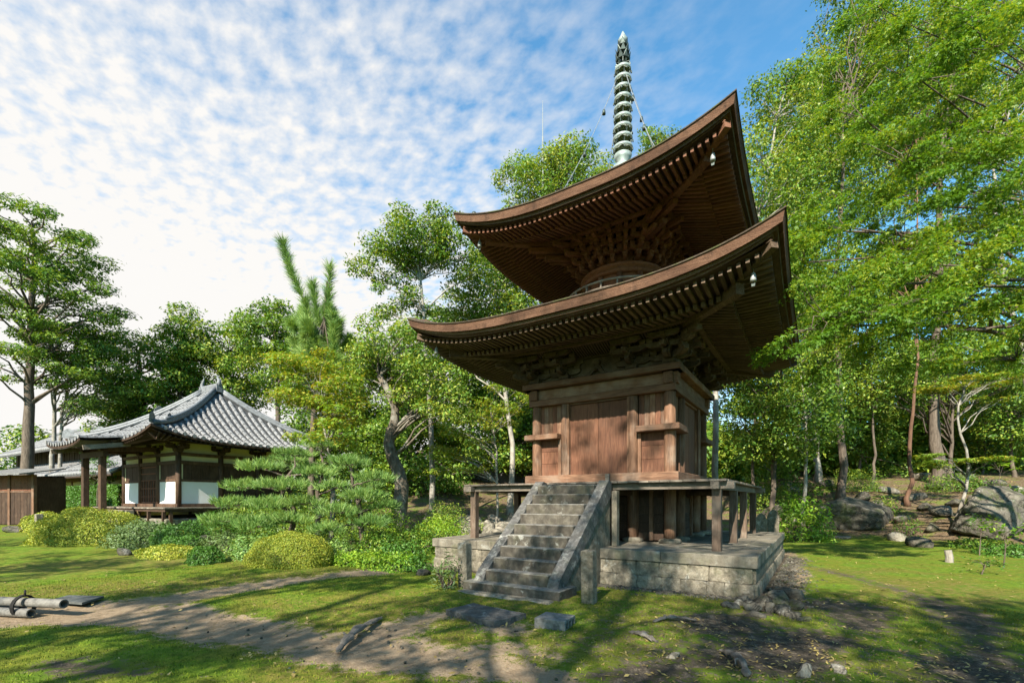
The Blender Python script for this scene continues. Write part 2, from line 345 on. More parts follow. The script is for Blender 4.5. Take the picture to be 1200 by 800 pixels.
# foliage
M['lf_maple'] = leafmat('maple_leaf', (0.050, 0.105, 0.012), (0.112, 0.172, 0.020), (0.20, 0.20, 0.022), 0.10, 0.48)
M['lf_ymaple'] = leafmat('yellowing_maple_leaf', (0.085, 0.145, 0.016), (0.16, 0.19, 0.022), (0.29, 0.20, 0.03), 0.14, 0.40, 0.5, 0.8)
M['lf_deep'] = leafmat('evergreen_leaf', (0.040, 0.080, 0.015), (0.095, 0.145, 0.022), (0.16, 0.19, 0.028), 0.15, 0.36, 0.42)
M['lf_mid'] = leafmat('oak_leaf', (0.04, 0.085, 0.013), (0.10, 0.155, 0.022), (0.19, 0.20, 0.03), 0.18, 0.34)
M['lf_light'] = leafmat('light_leaf', (0.065, 0.115, 0.018), (0.130, 0.185, 0.032), (0.23, 0.22, 0.045), 0.16, 0.36)
M['lf_hinoki'] = leafmat('cypress_frond', (0.038, 0.080, 0.016), (0.10, 0.155, 0.028), (0.16, 0.19, 0.035), 0.15, 0.34)
M['lf_pine'] = leafmat('pine_needle', (0.065, 0.115, 0.032), (0.13, 0.185, 0.055), (0.19, 0.225, 0.07), 0.15, 0.22)
M['lf_azalea'] = leafmat('azalea_leaf', (0.10, 0.125, 0.016), (0.20, 0.20, 0.026), (0.27, 0.23, 0.034), 0.2, 0.25, 0.55, 1.1)
M['lf_blue'] = leafmat('bluish_leaf', (0.045, 0.066, 0.026), (0.10, 0.125, 0.05), None, 0, 0.22)
M['lf_fern'] = leafmat('low_bright_leaf', (0.07, 0.14, 0.012), (0.14, 0.22, 0.02), (0.22, 0.27, 0.03), 0.2, 0.35)
M['lf_hedge'] = leafmat('hedge_leaf', (0.03, 0.07, 0.012), (0.07, 0.13, 0.02), None, 0, 0.25)
M['lf_dry'] = leafmat('fallen_leaf', (0.12, 0.07, 0.03), (0.25, 0.17, 0.08), None, 0, 0.1)
# cypress-bark roof edge: hundreds of thin bark layers seen end on
def bark_edge(name, a, b, c):
    m, nt, out = new_mat(name); k = NT(nt); p = pos(k)
    lay = k.noise(k.vscale(p, (2.2, 2.2, 60)), 1.0, 5, 0.7); fine = k.noise(p, 45, 4, 0.7); big = k.noise(k.vscale(p, (1, 1, 3)), 1.3, 3)
    col = k.ramp(k.math('ADD', k.math('MULTIPLY', lay, 0.6), k.math('MULTIPLY', fine, 0.4)), [(0.3, a), (0.5, b), (0.72, c)])
    col = k.mix(k.math('MULTIPLY', k.step(big, 0.44, 0.64), 0.6), col, a); spots = k.noise(k.vscale(p, (1, 1, .6)), 4.5, 5, 0.65); col = k.mix(k.math('MULTIPLY', k.step(spots, 0.52, 0.68), 0.55), col, (0.03, 0.02, 0.015))
    k.bsdf(out, col, 0.9, 0.1, k.bump(k.math('ADD', lay, fine), 0.9, 0.012)); return m
M['bark_edge'] = bark_edge('layered_bark_edge', (0.050, 0.027, 0.018), (0.118, 0.064, 0.040), (0.22, 0.128, 0.082))
def bark_top():
    m, nt, out = new_mat('bark_roof_top'); k = NT(nt); p = pos(k); n_ = k.noise(p, 12, 6, 0.7); b_ = k.noise(p, 2.0, 5, 0.7)
    col = k.ramp(n_, [(0.3, (0.03, 0.022, 0.016)), (0.7, (0.09, 0.07, 0.052))])
    col = k.mix(k.math('MULTIPLY', k.step(b_, 0.5, 0.64), 0.6), col, (0.06, 0.075, 0.022)); k.bsdf(out, col, 0.95, 0.1, k.bump(n_, 0.9, 0.02)); return m
M['bark_top'] = bark_top()
# ------------------------------------------------------------------ ground
def px_poly(pts): return [gnd(px, py, 0.0) for px, py in pts]
def seg_dist(X, Y, poly, w):
    best = np.full(X.shape, 1e9)
    for i in range(len(poly)-1):
        (ax, ay), (bx, by) = poly[i], poly[i+1]; dx, dy = bx-ax, by-ay; L2 = dx*dx+dy*dy+1e-9
        t = np.clip(((X-ax)*dx+(Y-ay)*dy)/L2, 0, 1); d = np.hypot(X-ax-t*dx, Y-ay-t*dy); ww = w[i]+(w[i+1]-w[i])*t
        best = np.minimum(best, d-ww)
    return best
def ground_masks(X, Y):
    wob = 0.55*fbm(X, Y, 1.3, 21, 4)+0.25*fbm(X, Y, 0.35, 25, 2)
    P = [gnd(*p) for p in [(-90, 722), (80, 714), (190, 716), (290, 738), (400, 755), (500, 766), (600, 778), (690, 800)]]
    a = seg_dist(X, Y, P, [0.55, 0.58, 0.52, 0.44, 0.50, 0.46, 0.28, 0.1])
    Q = [gnd(*p) for p in [(170, 704), (260, 690), (330, 679), (400, 671), (480, 664)]]
    b = seg_dist(X, Y, Q, [0.42, 0.32, 0.30, 0.34, 0.5])
    Q2 = [gnd(*p) for p in [(430, 745), (500, 720), (560, 715), (600, 735)]]
    c = np.minimum(seg_dist(X, Y, Q2, [0.45, 0.32, 0.25, 0.3])+0.08, seg_dist(X, Y, [gnd(*p) for p in [(520, 765), (600, 755), (680, 770)]], [.45, .35, .2])+.15)
    S = [gnd(*p) for p in [(905, 690), (925, 672), (920, 645)]]
    e = seg_dist(X, Y, S, [0.45, 0.35, 0.25])
    dirt = 0.92*sstep(0.42, -0.30, np.minimum(np.minimum(a, b), np.minimum(c, e))+wob*0.9)
    R, D = to_rd(X, Y)
    G = [gnd(*p) for p in [(900, 652), (960, 664), (1010, 677), (1070, 694), (1130, 716), (1150, 745), (1165, 800)]]
    g1 = seg_dist(X, Y, G, [0.15, 0.22, 0.22, 0.2, 0.22, 0.30, 0.42])
    G2 = [gnd(*p) for p in [(840, 725), (920, 705), (990, 706), (1010, 730)]]
    g2 = seg_dist(X, Y, G2, [0.35, 0.45, 0.45, 0.3])
    G3 = [gnd(*p) for p in [(720, 790), (830, 770), (900, 765), (960, 745)]]
    g3 = seg_dist(X, Y, G3, [0.35, 0.45, 0.45, 0.4])+0.1
    G4 = [gnd(*p) for p in [(60, 770), (130, 785), (240, 790)]]
    g4 = seg_dist(X, Y, G4, [0.1, 0.15, 0.1])+0.16
    soil = 0.78*sstep(0.42, -0.38, np.minimum(np.minimum(g1, g2), np.minimum(g3, g4))+wob*1.5)+0.35*sstep(1.6, 0.0, np.hypot((X-4.3)/1.6, Y+6.8)-1.2)
    base = np.interp(R, HB_R, HB_D); hillm = sstep(-0.3, 1.2, D-base+0.8*fbm(X, Y, 2.5, 41))*sstep(-15, -8, R)
    dist_s = np.hypot(X-2.0, Y+4.2); near = sstep(0.6, 0.0, np.maximum(np.abs(X)-3.7, np.abs(Y)-3.7)+wob*0.4)
    soil = np.maximum(soil, near*0.9)
    bm_ = seg_dist(X, Y, [gnd(*p) for p in [(40, 692), (180, 686), (300, 676), (420, 668)]], [0.6, 0.8, 0.7, 0.6])
    bm2 = seg_dist(X, Y, [gnd(*p) for p in [(300, 712), (400, 705), (480, 695)]], [0.3, 0.5, 0.5])
    brown = np.maximum(sstep(0.6, -0.4, bm_+wob), 0.75*sstep(0.5, -0.3, bm2+wob))
    brown = np.maximum(brown, 0.85*sstep(-0.04, 0.15, fbm(X, Y, 2.2, 61)))
    return dirt, soil, np.clip(brown, 0, 1), hillm
def axis(lo, hi, d0, d1, step, far):
    mid = np.arange(d0, d1, step); a = [d0]; s = step
    while a[-1] > -far: s *= 1.09; a.append(a[-1]-s)
    b = [mid[-1]]; s = step
    while b[-1] < far: s *= 1.09; b.append(b[-1]+s)
    return np.concatenate([np.array(a[:0:-1]), mid, np.array(b[1:])])
gx = axis(0, 0, -9.5, 8.8, 0.045, 700); gy = axis(0, 0, -11.6, -2.0, 0.045, 700)
GX, GY = np.meshgrid(gx, gy)
dirt, soil, brown, hillm = ground_masks(GX, GY)
fine = sstep(40, 20, np.hypot(GX-0, GY+6))
GZ = H0(GX, GY)+fine*((1-np.maximum(dirt, soil))*(0.028+0.045*fbm(GX, GY, 0.45, 71, 3)+0.03*fbm(GX, GY, 0.16, 75, 2))+0.02*fbm(GX, GY, 0.7, 77, 3)-0.012*dirt+soil*0.05*fbm(GX, GY, 0.22, 79, 2))
ny, nx = GX.shape; idx = np.arange(ny*nx).reshape(ny, nx)
Fq = np.stack([idx[:-1, :-1], idx[:-1, 1:], idx[1:, 1:], idx[1:, :-1]], -1).reshape(-1, 4)
def ground_mat():
    m, nt, out = new_mat('moss_and_earth'); k = NT(nt); p = pos(k)
    at_ = k.n('ShaderNodeAttribute', attribute_name='zones'); sp = k.n('ShaderNodeSeparateColor'); k.l.new(at_.outputs['Color'], sp.inputs[0])
    at2 = k.n('ShaderNodeAttribute', attribute_name='hill')
    d_, s_, b_ = sp.outputs[0], sp.outputs[1], sp.outputs[2]
    nf = k.noise(p, 55, 5, 0.7); nm = k.noise(p, 9, 5, 0.65); nb = k.noise(p, 1.6, 4, 0.6)
    mixn = k.math('ADD', k.math('MULTIPLY', nf, 0.45), k.math('MULTIPLY', nm, 0.55))
    moss = k.ramp(mixn, [(0.34, (0.055, 0.074, 0.009)), (0.5, (0.135, 0.160, 0.016)), (0.66, (0.225, 0.225, 0.028))])
    moss2 = k.ramp(mixn, [(0.34, (0.050, 0.094, 0.008)), (0.5, (0.108, 0.178, 0.012)), (0.66, (0.19, 0.245, 0.020))])
    moss = k.mix(k.step(nb, 0.42, 0.6), moss, moss2)
    bmoss = k.ramp(mixn, [(0.34, (0.07, 0.05, 0.014)), (0.5, (0.15, 0.12, 0.03)), (0.66, (0.25, 0.20, 0.06))])
    col = k.mix(k.math('MULTIPLY', b_, k.step(nm, 0.36, 0.6)), moss, bmoss)
    dirtc = k.ramp(mixn, [(0.3, (0.13, 0.090, 0.055)), (0.5, (0.26, 0.19, 0.122)), (0.7, (0.38, 0.30, 0.20))])
    soilc = k.ramp(mixn, [(0.36, (0.024, 0.019, 0.014)), (0.50, (0.062, 0.050, 0.037)), (0.58, (0.14, 0.11, 0.078)), (0.66, (0.25, 0.205, 0.145))])
    litter = k.ramp(k.noise(p, 14, 6, 0.75), [(0.33, (0.03, 0.021, 0.013)), (0.5, (0.13, 0.088, 0.052)), (0.66, (0.28, 0.21, 0.13))])
    litter = k.mix(k.math('MULTIPLY', k.step(nb, 0.5, 0.62), 0.6), litter, moss)
    e1 = k.math('MULTIPLY_ADD', k.math('SUBTRACT', mixn, 0.5), 3.2, k.math('MULTIPLY_ADD', k.math('SUBTRACT', nb, 0.5), 0.9, d_)); col = k.mix(k.step(e1, 0.35, 0.62), col, dirtc)
    e2 = k.math('MULTIPLY_ADD', k.math('SUBTRACT', mixn, 0.5), 3.6, s_); col = k.mix(k.step(e2, 0.36, 0.66), col, soilc)
    e3 = k.math('MULTIPLY_ADD', k.math('SUBTRACT', nm, 0.5), 1.2, at2.outputs['Fac']); col = k.mix(k.step(e3, 0.38, 0.65), col, litter)
    col = k.mix(1.0, col, (0.84, 0.84, 0.84), 'MULTIPLY')
    k.bsdf(out, col, 0.95, 0.12, k.bump(k.math('ADD', nf, k.math('MULTIPLY', nm, 1.5)), 0.9, 0.016)); return m
M['ground'] = ground_mat()
gm = np_mesh('ground', np.stack([GX, GY, GZ], -1).reshape(-1, 3), Fq, M['ground'], True)
ca = gm.attributes.new('zones', 'FLOAT_COLOR', 'POINT'); ca.data.foreach_set('color', np.stack([dirt, soil, brown, np.ones_like(dirt)], -1).astype(np.float32).ravel())
cb = gm.attributes.new('hill', 'FLOAT', 'POINT'); cb.data.foreach_set('value', hillm.astype(np.float32).ravel())
ground = inst(gm, 'ground'); ground['kind'] = 'structure'

# ------------------------------------------------------------------ rounded stones
def ico(sub):
    bm = bmesh.new(); bmesh.ops.create_icosphere(bm, subdivisions=sub, radius=1.0); bm.verts.ensure_lookup_table()
    V = np.array([v_.co[:] for v_ in bm.verts]); F = np.array([[v_.index for v_ in f.verts] for f in bm.faces]); bm.free(); return V, F
ICO1, ICO2, ICO3, ICO5 = ico(1), ico(2), ico(3), ico(5)
def superell(V, e):
    n = (np.abs(V)**e).sum(1)**(1/e); return V/n[:, None]
def rocky(V, amp, sc, seed):
    out = V.copy()
    for i, p in enumerate(V):
        q = Vector(p)*sc+Vector((seed*3.1, seed*7.7, seed*1.3)); out[i] = p*(1+amp*mnoise.noise(q)+amp*0.5*mnoise.noise(q*2.3))
    return out
def cube_sphere(n):
    V = []; F = []
    for ax in range(3):
        for sg in (-1, 1):
            b = len(V)
            for i in range(n+1):
                for j in range(n+1):
                    p = [0, 0, 0]; p[ax] = sg; p[(ax+1) % 3] = (-1+2*i/n)*sg; p[(ax+2) % 3] = -1+2*j/n; V.append(p)
            for i in range(n):
                for j in range(n): F.append((b+i*(n+1)+j, b+(i+1)*(n+1)+j, b+(i+1)*(n+1)+j+1, b+i*(n+1)+j+1))
    return np.array(V, float), np.array(F)
CUBE5 = cube_sphere(5)
def ashlar_mesh(seed, mat, e=9, amp=0.07):     # unit block, half size 1, split faces slightly bowed and chipped
    V, F = CUBE5; W = superell(V, e); W = W*(1+amp*.5*np.array([mnoise.noise(Vector(p)*1.3+Vector((seed*5.1, 0, 3))) for p in V])[:, None]); W = W+np.array([mnoise.noise_vector(Vector(p)*2.2+Vector((seed*2.7, 1, 0)))[:] for p in V])*amp*.5
    return np_mesh('block', W, F, mat, True)
def unit_(a): return a/np.linalg.norm(a)
def rock_mesh(seed, mat, amp=0.32, e=2.8, sub=ICO2):
    V, F = sub; V = superell(V, e); V = rocky(V, amp, 1.1, seed)
    for q_ in range(9):       # broken flat faces
        d_ = unit_(np.array([math.sin(seed*1.7+q_*2.4), math.cos(seed*2.3+q_*1.9), math.sin(seed+q_*3.7)*.8])); lim = .62+.14*math.sin(seed*3+q_); h_ = V@d_; V = V-np.maximum(0, h_-lim)[:, None]*d_*.92
    V = rocky(V, amp*.20, 5.0, seed+3); V[:, 2] = np.maximum(V[:, 2], -0.7); return np_mesh('rock', V, F, mat, sub is not ICO2)

# ------------------------------------------------------------------ stone platform under the pagoda
HP = 0.66; PL = 3.63
plat = empty('stone_platform', (0, 0, -0.05), 0, 'square granite platform with coping slabs and rough masonry under the wooden pagoda', 'platform')
MB().box(-PL+.16, PL-.16, -PL+.16, PL-.16, -0.2, HP-0.02+.05).build('fill', M['granite'], plat)
ash = [ashlar_mesh(i, M['rubble'], 20, 0.06) for i in range(6)]; cob = [ashlar_mesh(20+i, M['rubble'], 9, 0.12) for i in range(6)]
cop = []
def side_frame(k):    # rotation about z for side k: 0 front, 1 right, 2 back, 3 left
    return k*PI/2
for k in range(4):
    rz = side_frame(k); c_, s_ = round(math.cos(rz)), round(math.sin(rz))
    def W(x, y): return (c_*x-s_*y, s_*x+c_*y)
    # coping slabs
    nsl = 5; xs = [-PL]+[-PL+(2*PL)*(i+random.uniform(-.12, .12))/nsl for i in range(1, nsl)]+[PL]
    if k % 2: xs = [-PL+0.42]+xs[1:-1]+[PL-0.42]
    for i in range(nsl):
        x0, x1 = xs[i]+.003, xs[i+1]-.003; yy = -PL+random.uniform(0, .008)
        MB().cbox(x0, x1, yy, -PL+0.42, HP-0.20+.05, HP+.05+random.uniform(-.004, .004), 0.012).build('coping_stone', M['granite'], plat, rot=(0, 0, rz))
    # two courses of rough blocks
    x = -PL+.08; j = 0
    while x < PL-.1:
        w = min(random.uniform(.34, .58), PL-.08-x)
        if PL-.08-x-w < .25: w = PL-.08-x
        X, Y = W(x+w/2, -PL+.08+.12); inst(random.choice(ash), 'ashlar_block', plat, (X, Y, HP-.20-.135+.05), (0, 0, rz), (w/2+.004, .17, .135)); x += w
    x = -PL+.06
    while x < PL-.1:
        w = min(random.uniform(.26, .46), PL-.06-x)
        if PL-.06-x-w < .2: w = PL-.06-x
        X, Y = W(x+w/2, -PL+.08+.10); inst(random.choice(cob), 'footing_stone', plat, (X, Y, .055+.05), (0, 0, rz), (w/2+.012, .185, random.uniform(.135, .15))); x += w
# floor slabs on top of the platform
for i in range(6):
    for j in range(6):
        a = -PL+.425; s_ = (2*PL-.85)/6
        MB().cbox(a+i*s_+.003, a+(i+1)*s_-.003, a+j*s_+.003, a+(j+1)*s_-.003, HP-.06+.05, HP-.006+.05+random.uniform(-.004, .003), .008).build('paving_slab', M['granite'], plat)

# ------------------------------------------------------------------ stone staircase
st = empty('stone_staircase', (0, -4.4, -0.05), 0, 'steep granite stair with sloping side slabs climbing to the pagoda veranda', 'staircase')
o_ = (0, 4.4, 0.05)
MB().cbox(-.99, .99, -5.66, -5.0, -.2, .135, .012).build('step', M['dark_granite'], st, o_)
NS = 9; rise = (1.93-.135)/NS; run = 2.16/NS
for i in range(NS):
    y0 = -5.42+i*run; z1 = .135+(i+1)*rise
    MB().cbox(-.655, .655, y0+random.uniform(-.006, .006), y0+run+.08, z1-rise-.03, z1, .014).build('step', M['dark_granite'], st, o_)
for s_ in (-1, 1):
    x0, x1 = (.66, .87) if s_ > 0 else (-.87, -.66)
    P = [(x0, -5.47, .135), (x0, -5.40, .135+.14), (x0, -3.22, 2.02), (x0, -3.08, 1.99), (x0, -3.08, 1.70), (x0, -5.22, .135)]
    MB().poly([P[0], P[5], P[4], P[3], P[2], P[1]], (x1-x0, 0, 0)).build('side_slab', M['slab'], st, o_, fix=True)
    P = [(x0+.02, -5.15, -.1), (x0+.02, -5.15, .18), (x0+.02, -3.10, 1.68), (x0+.02, -3.10, -.1)]
    MB().poly(P, (x1-x0-.04, 0, 0)).build('side_wall', M['rubble'], st, o_, fix=True)
    # upright jamb stone against the platform
    MB().cbox(*((.885, 1.0) if s_ > 0 else (-1.0, -.885)), -3.12, -2.97, HP, 1.80, .01).build('jamb_stone', M['granite'], st, o_)
MB().box(-.64, .64, -5.1, -3.3, -.15, .3).add([(-.64, -5.1, .25), (.64, -5.1, .25), (.64, -3.12, 1.75), (-.64, -3.12, 1.75), (.64, -3.12, -.1), (-.64, -3.12, -.1)], [(0, 1, 2, 3), (3, 2, 4, 5)]).build('stair_core', M['rubble'], st, o_)
# rough kerb in front of the lowest step
MB().cbox(-.95, .95, -5.93, -5.68, -.12, .0, .03).build('kerb_stone', M['rubble'], st, o_)

# ------------------------------------------------------------------ pagoda
pag = empty('wooden_pagoda', (0, 0, HP), 0, 'two-storey weathered wooden pagoda with sweeping bark roofs and bronze spire', 'pagoda')
PO = (0, 0, -HP)
def part(mb, name, mat, parent=None, rz=0.0, smooth=False, fix=False):
    o = mb.build(name, M[mat], parent or pag, PO if (parent is None or parent is pag) else (0, 0, 0), (0, 0, rz), smooth, fix); return o
B = 1.83
# veranda
ver = part(MB().box(-2.7, 2.7, -2.7, 2.7, 1.90, 1.935), 'veranda', 'wood_dk')
VP_, VI = 2.87, 0.835
post_me = MB().cbox(-.08, .08, -.08, .08, HP-.05, 1.82, .008).mesh('veranda_post', M['wood_post'])
base_me = np_mesh('post_base', superell(ICO2[0], 3)*np.array([.2, .2, .06]), ICO2[1], M['granite'], True)
seen = set()
for k in range(4):
    for x in (-VP_, -VI, VI, VP_):
        rz = k*PI/2; X = round(math.cos(rz)*x+math.sin(rz)*VP_, 3); Y = round(math.sin(rz)*x-math.cos(rz)*VP_, 3)
        if (X, Y) in seen: continue
        seen.add((X, Y)); inst(post_me, 'veranda_post', ver, (X, Y, 0)); 
for k in range(4):
    rz = k*PI/2
    L = 3.17 if k % 2 == 0 else 3.12
    zz0 = 1.82 if k % 2 == 0 else 1.815
    part(MB().cbox(-L, L, -VP_-.075, -VP_+.075, zz0, zz0+.135, .006), 'edge_beam', 'wood_grey', ver, rz)
    for s_ in (-1, 1): part(MB().cbox(s_*(L+.002) if s_ < 0 else L+.001, s_*(L+.004) if s_ < 0 else L+.004, -VP_-.07, -VP_+.07, zz0+.004, zz0+.13, .001), 'beam_end', 'wood_grey', ver, rz)
    x = -3.06; 
    while x < 3.05:
        w = random.uniform(.17, .25); x1 = min(x+w, 3.06)
        yi = -1.90
        if abs((x+x1)/2) > 1.9: yi = -abs((x+x1)/2)
        part(MB().cbox(x+.003, x1-.003, -3.06-random.uniform(0, .015), yi, 1.957, 2.0+random.uniform(-.003, .003), .006), 'deck_plank', 'wood_grey', ver, rz); x = x1
    part(MB().cbox(-.07, .07, -2.8, -1.8, 1.80, 1.90, .005), 'joist', 'wood_dk', ver, rz)
    for x in (-VI, VI): part(MB().cbox(x-.05, x+.05, -2.79, -1.85, 1.72, 1.815, .005), 'joist', 'wood_dk', ver, rz)
# body columns
col_me = MB().lathe([(.125, HP), (.13, 1.2), (.13, 3.2), (.12, 4.19)], 18).mesh('column', M['wood_v'], True)
cols = [(-1.70, -1.70), (1.70, -1.70), (1.70, 1.70), (-1.70, 1.70)]+[(a, b) for a in (-.86, .86) for b in (-1.70, 1.70)]+[(b, a) for a in (-.86, .86) for b in (-1.70, 1.70)]
body = part(MB().box(-1.60, 1.60, -1.60, 1.60, HP, 4.6), 'body_core', 'wood_dk')
for (x, y) in cols:
    inst(col_me, 'column', body, (x, y, 0)); inst(base_me, 'column_base', body, (x, y, HP+.03), scale=(1.2, 1.2, 1.3))
for k in range(4):
    rz = k*PI/2
    e = 0.0 if k % 2 == 0 else 0.0025
    # beams right round the body
    part(MB().cbox(-1.94+e*3, 1.94-e*3, -1.94+e, -1.66, 2.002, 2.235+e, .012), 'sill_beam', 'wood_h', body, rz)
    part(MB().cbox(-1.86+e, 1.86-e, -1.86+e, -1.60, 4.02, 4.175+e, .01), 'head_beam', 'wood_h', body, rz)
    part(MB().cbox(-1.90+e, 1.90-e, -1.81+e, -1.60, 4.18, 4.43+e, .01), 'tie_beam', 'wood_h', body, rz)
    part(MB().cbox(-1.99+e*2, 1.99-e*2, -1.99+e, -1.55, 4.44, 4.585+e, .014), 'wall_plate', 'wood_h', body, rz)
    for s_ in (-1, 1):
        a, b = (s_*.99, s_*1.96) if s_ > 0 else (s_*1.96, s_*.99)
        part(MB().cbox(a+(.004 if s_ > 0 else e), b-(e if s_ > 0 else .004), -1.95+e, -1.62, 3.15+e, 3.285+e, .012), 'waist_rail', 'wood_h', body, rz)
        # upper upright boards and lower level boards in the side bays
        for i in range(5):
            w = .62/5; x0 = (1.0 if s_ > 0 else -1.62)+i*w
            part(MB().cbox(x0+.002, x0+w-.002, -1.70-random.uniform(0, .006), -1.60, 3.29, 4.02, .004), 'wall_board', 'wood_v' if (i+k) % 3 else 'wood_door', body, rz)
        for i in range(3):
            h = (3.15-2.24)/3; z0 = 2.24+i*h; x0 = 1.0 if s_ > 0 else -1.58
            part(MB().cbox(x0, x0+.58, -1.685-random.uniform(0, .006), -1.60, z0+.002, z0+h-.002, .004), 'wall_board', 'wood_door', body, rz)
        # bay frame stiles
        x0 = .985 if s_ > 0 else -1.06
        part(MB().cbox(x0, x0+.075, -1.76, -1.60, 2.24, 3.15, .006), 'stile', 'wood_v', body, rz)
        # door jambs
        part(MB().cbox(*((.745, .93) if s_ > 0 else (-.93, -.745)), -1.80, -1.60, 2.24, 4.02, .008), 'door_jamb', 'wood_v', body, rz)
        dr = part(MB().cbox(*((.004, .742) if s_ > 0 else (-.742, -.004)), -1.715, -1.62, 2.245, 3.97, .006), 'door_leaf', 'wood_door', body, rz)
    part(MB().cbox(-.742, .742, -1.77, -1.62, 3.972, 4.018, .005), 'door_head', 'wood_h', body, rz)
    # boarded wall under the veranda
    for i in range(5):
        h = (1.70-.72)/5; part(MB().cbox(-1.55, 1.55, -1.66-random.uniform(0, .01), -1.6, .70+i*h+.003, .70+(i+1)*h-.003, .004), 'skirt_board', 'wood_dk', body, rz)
    for x in (-1.28, -.4, .4, 1.28): part(MB().cbox(x-.04, x+.04, -1.72, -1.6, .70, 1.95, .004), 'skirt_post', 'wood_v', body, rz)
# small peg board standing by the door foot
part(MB().cbox(.30, .40, -2.02, -1.96, 2.0, 2.22, .004), 'door_stop', 'wood_grey', body)

# ---------------------------------------------------------------- roofs
def make_roof(nm, E, q, vin, zin, ztop, A, p, prof_pow, zf_o, zf_i, vk, zb_o, zb_i, vfo, nraf, rmat, bw, top_apex=None):
    """E half width at eave, q half width of eave purlin, vk where the base rafters end, vfo where the flying rafters end"""
    def lift(s, v): return A*(np.abs(s)/E)**p*np.clip((v-q*.6)/(E-q*.6), 0, 1)
    # shell
    rf = None; mbt = MB(); mbu = MB(); nU, nV = 40, 14
    for k in range(4):
        rz = k*PI/2; c_, s_ = math.cos(rz), math.sin(rz); P = []; U = []
        for i in range(nV+1):
            t = i/nV; v_ = vin+(E-vin)*t; row = []
            for j in range(nU+1):
                uu = -1+2*j/nU; s0 = uu*v_; z = ztop+(zin-ztop)*(1-t)**prof_pow+A*abs(uu)**p*t**2.2
                row.append((c_*s0+s_*v_, s_*s0-c_*v_, z))
            P.append(row)
        mbt.grid(P[::-1])
        for i in range(7):
            t = i/6; v_ = q*.8+(E-.12-q*.8)*t; row = []
            for j in range(nU+1):
                uu = -1+2*j/nU; s0 = uu*v_
                zs = np.interp(v_, [q*.8, q, vk, vk+.06, vfo, E], [zb_i+.06+.10, zb_i+.11, zb_o+.12, zf_i+.07, zf_o+.075, zf_o+.085])
                row.append((c_*s0+s_*v_, s_*s0-c_*v_, zs+lift(s0, v_)))
            U.append(row)
        mbu.grid(U)
    rf = part(mbt, nm, 'bark_top', None, 0, True)
    tag(rf, None); 
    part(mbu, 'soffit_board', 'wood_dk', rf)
    # layered bark edge + boards under it, mitred at the corners
    def strip(name, mat, sec, rz):
        mb = MB(); n = 44; L = len(sec); V = []; F = []
        for j in range(n+1):
            uu = -1+2*j/n
            for (v_, z) in sec: V.append((uu*v_, -v_, z+A*abs(uu)**p))
        for j in range(n):
            for i in range(L): F.append((j*L+i, j*L+(i+1) % L, (j+1)*L+(i+1) % L, (j+1)*L+i))
        F.append(tuple(range(L))); F.append(tuple(range(n*L+L-1, n*L-1, -1)))
        return part(mb.add(V, F), name, mat, rf, rz, False, True)
    zb = ztop-.175
    for k in range(4):
        rz = k*PI/2
        strip('bark_eave_edge', 'bark_edge', [(E, ztop+.003), (E-.012, ztop-.02), (E-.04, zb), (E-.30, zb+.03), (E-.30, ztop+.02)], rz)
        strip('moss_lip', 'bark_top', [(E+.012, ztop+.028), (E+.014, ztop+.004), (E-.08, ztop+.004), (E-.10, ztop+.045)], rz)
        strip('eave_board', 'wood_y', [(E-.10, zb-.002), (E-.115, zb-.06), (E-.32, zb-.055), (E-.32, zb-.002)], rz)
        strip('eave_board', 'wood_y', [(E-.17, zb-.062), (E-.185, zf_o+.078), (E-.34, zf_o+.082), (E-.34, zb-.062)], rz)
        strip('rafter_bearer', rmat, [(vk+.02, zb_o+.085), (vk+.02, zb_o+.16), (vk-.08, zb_o+.16), (vk-.08, zb_o+.085)], rz)
    far = MB(); far2 = MB()
    for i in range(nraf):
        x = -vfo+.06+(2*vfo-.12)*i/(nraf-1); a = abs(x)
        vi = max(vk-.12, a+.02)
        if vi < vfo-.04:
            pin = (x, -vi, np.interp(vi, [vk, vfo], [zf_i, zf_o])+.035+lift(x, vi)); po_ = (x, -vfo, zf_o+.035+lift(x, vfo))
            me = MB().beam(pin, po_, bw, .085).mesh('flying_rafter', M[rmat])
            for k in (0, 1): inst(me, 'flying_rafter', rf, (0, 0, 0), (0, 0, k*PI/2))
            far.beam(pin, po_, bw, .085)
        vi = max(q*.82, a+.02); vo = vk+.05
        if vi < vo-.04:
            f = lambda v_: np.interp(v_, [q*.82, q, vk], [zb_i+.04, zb_i, zb_o])
            pin = (x, -vi, f(vi)+.04+lift(x, vi)); po_ = (x, -vo, f(vk)+.025+lift(x, vo))
            me = MB().beam(pin, po_, bw+.012, .085).mesh('base_rafter', M[rmat])
            for k in (0, 1): inst(me, 'base_rafter', rf, (0, 0, 0), (0, 0, k*PI/2))
            far2.beam(pin, po_, bw+.012, .085)
    for mb, n_ in ((far, 'flying_rafter_row'), (far2, 'base_rafter_row')):
        V0 = [Vector(p_) for p_ in mb.v]; m2 = MB()
        for k in (2, 3):
            Rz = Matrix.Rotation(k*PI/2, 3, 'Z'); m2.add([Rz @ p_ for p_ in V0], mb.f)
        o = part(m2, n_, rmat, rf); o['kind'] = 'stuff'
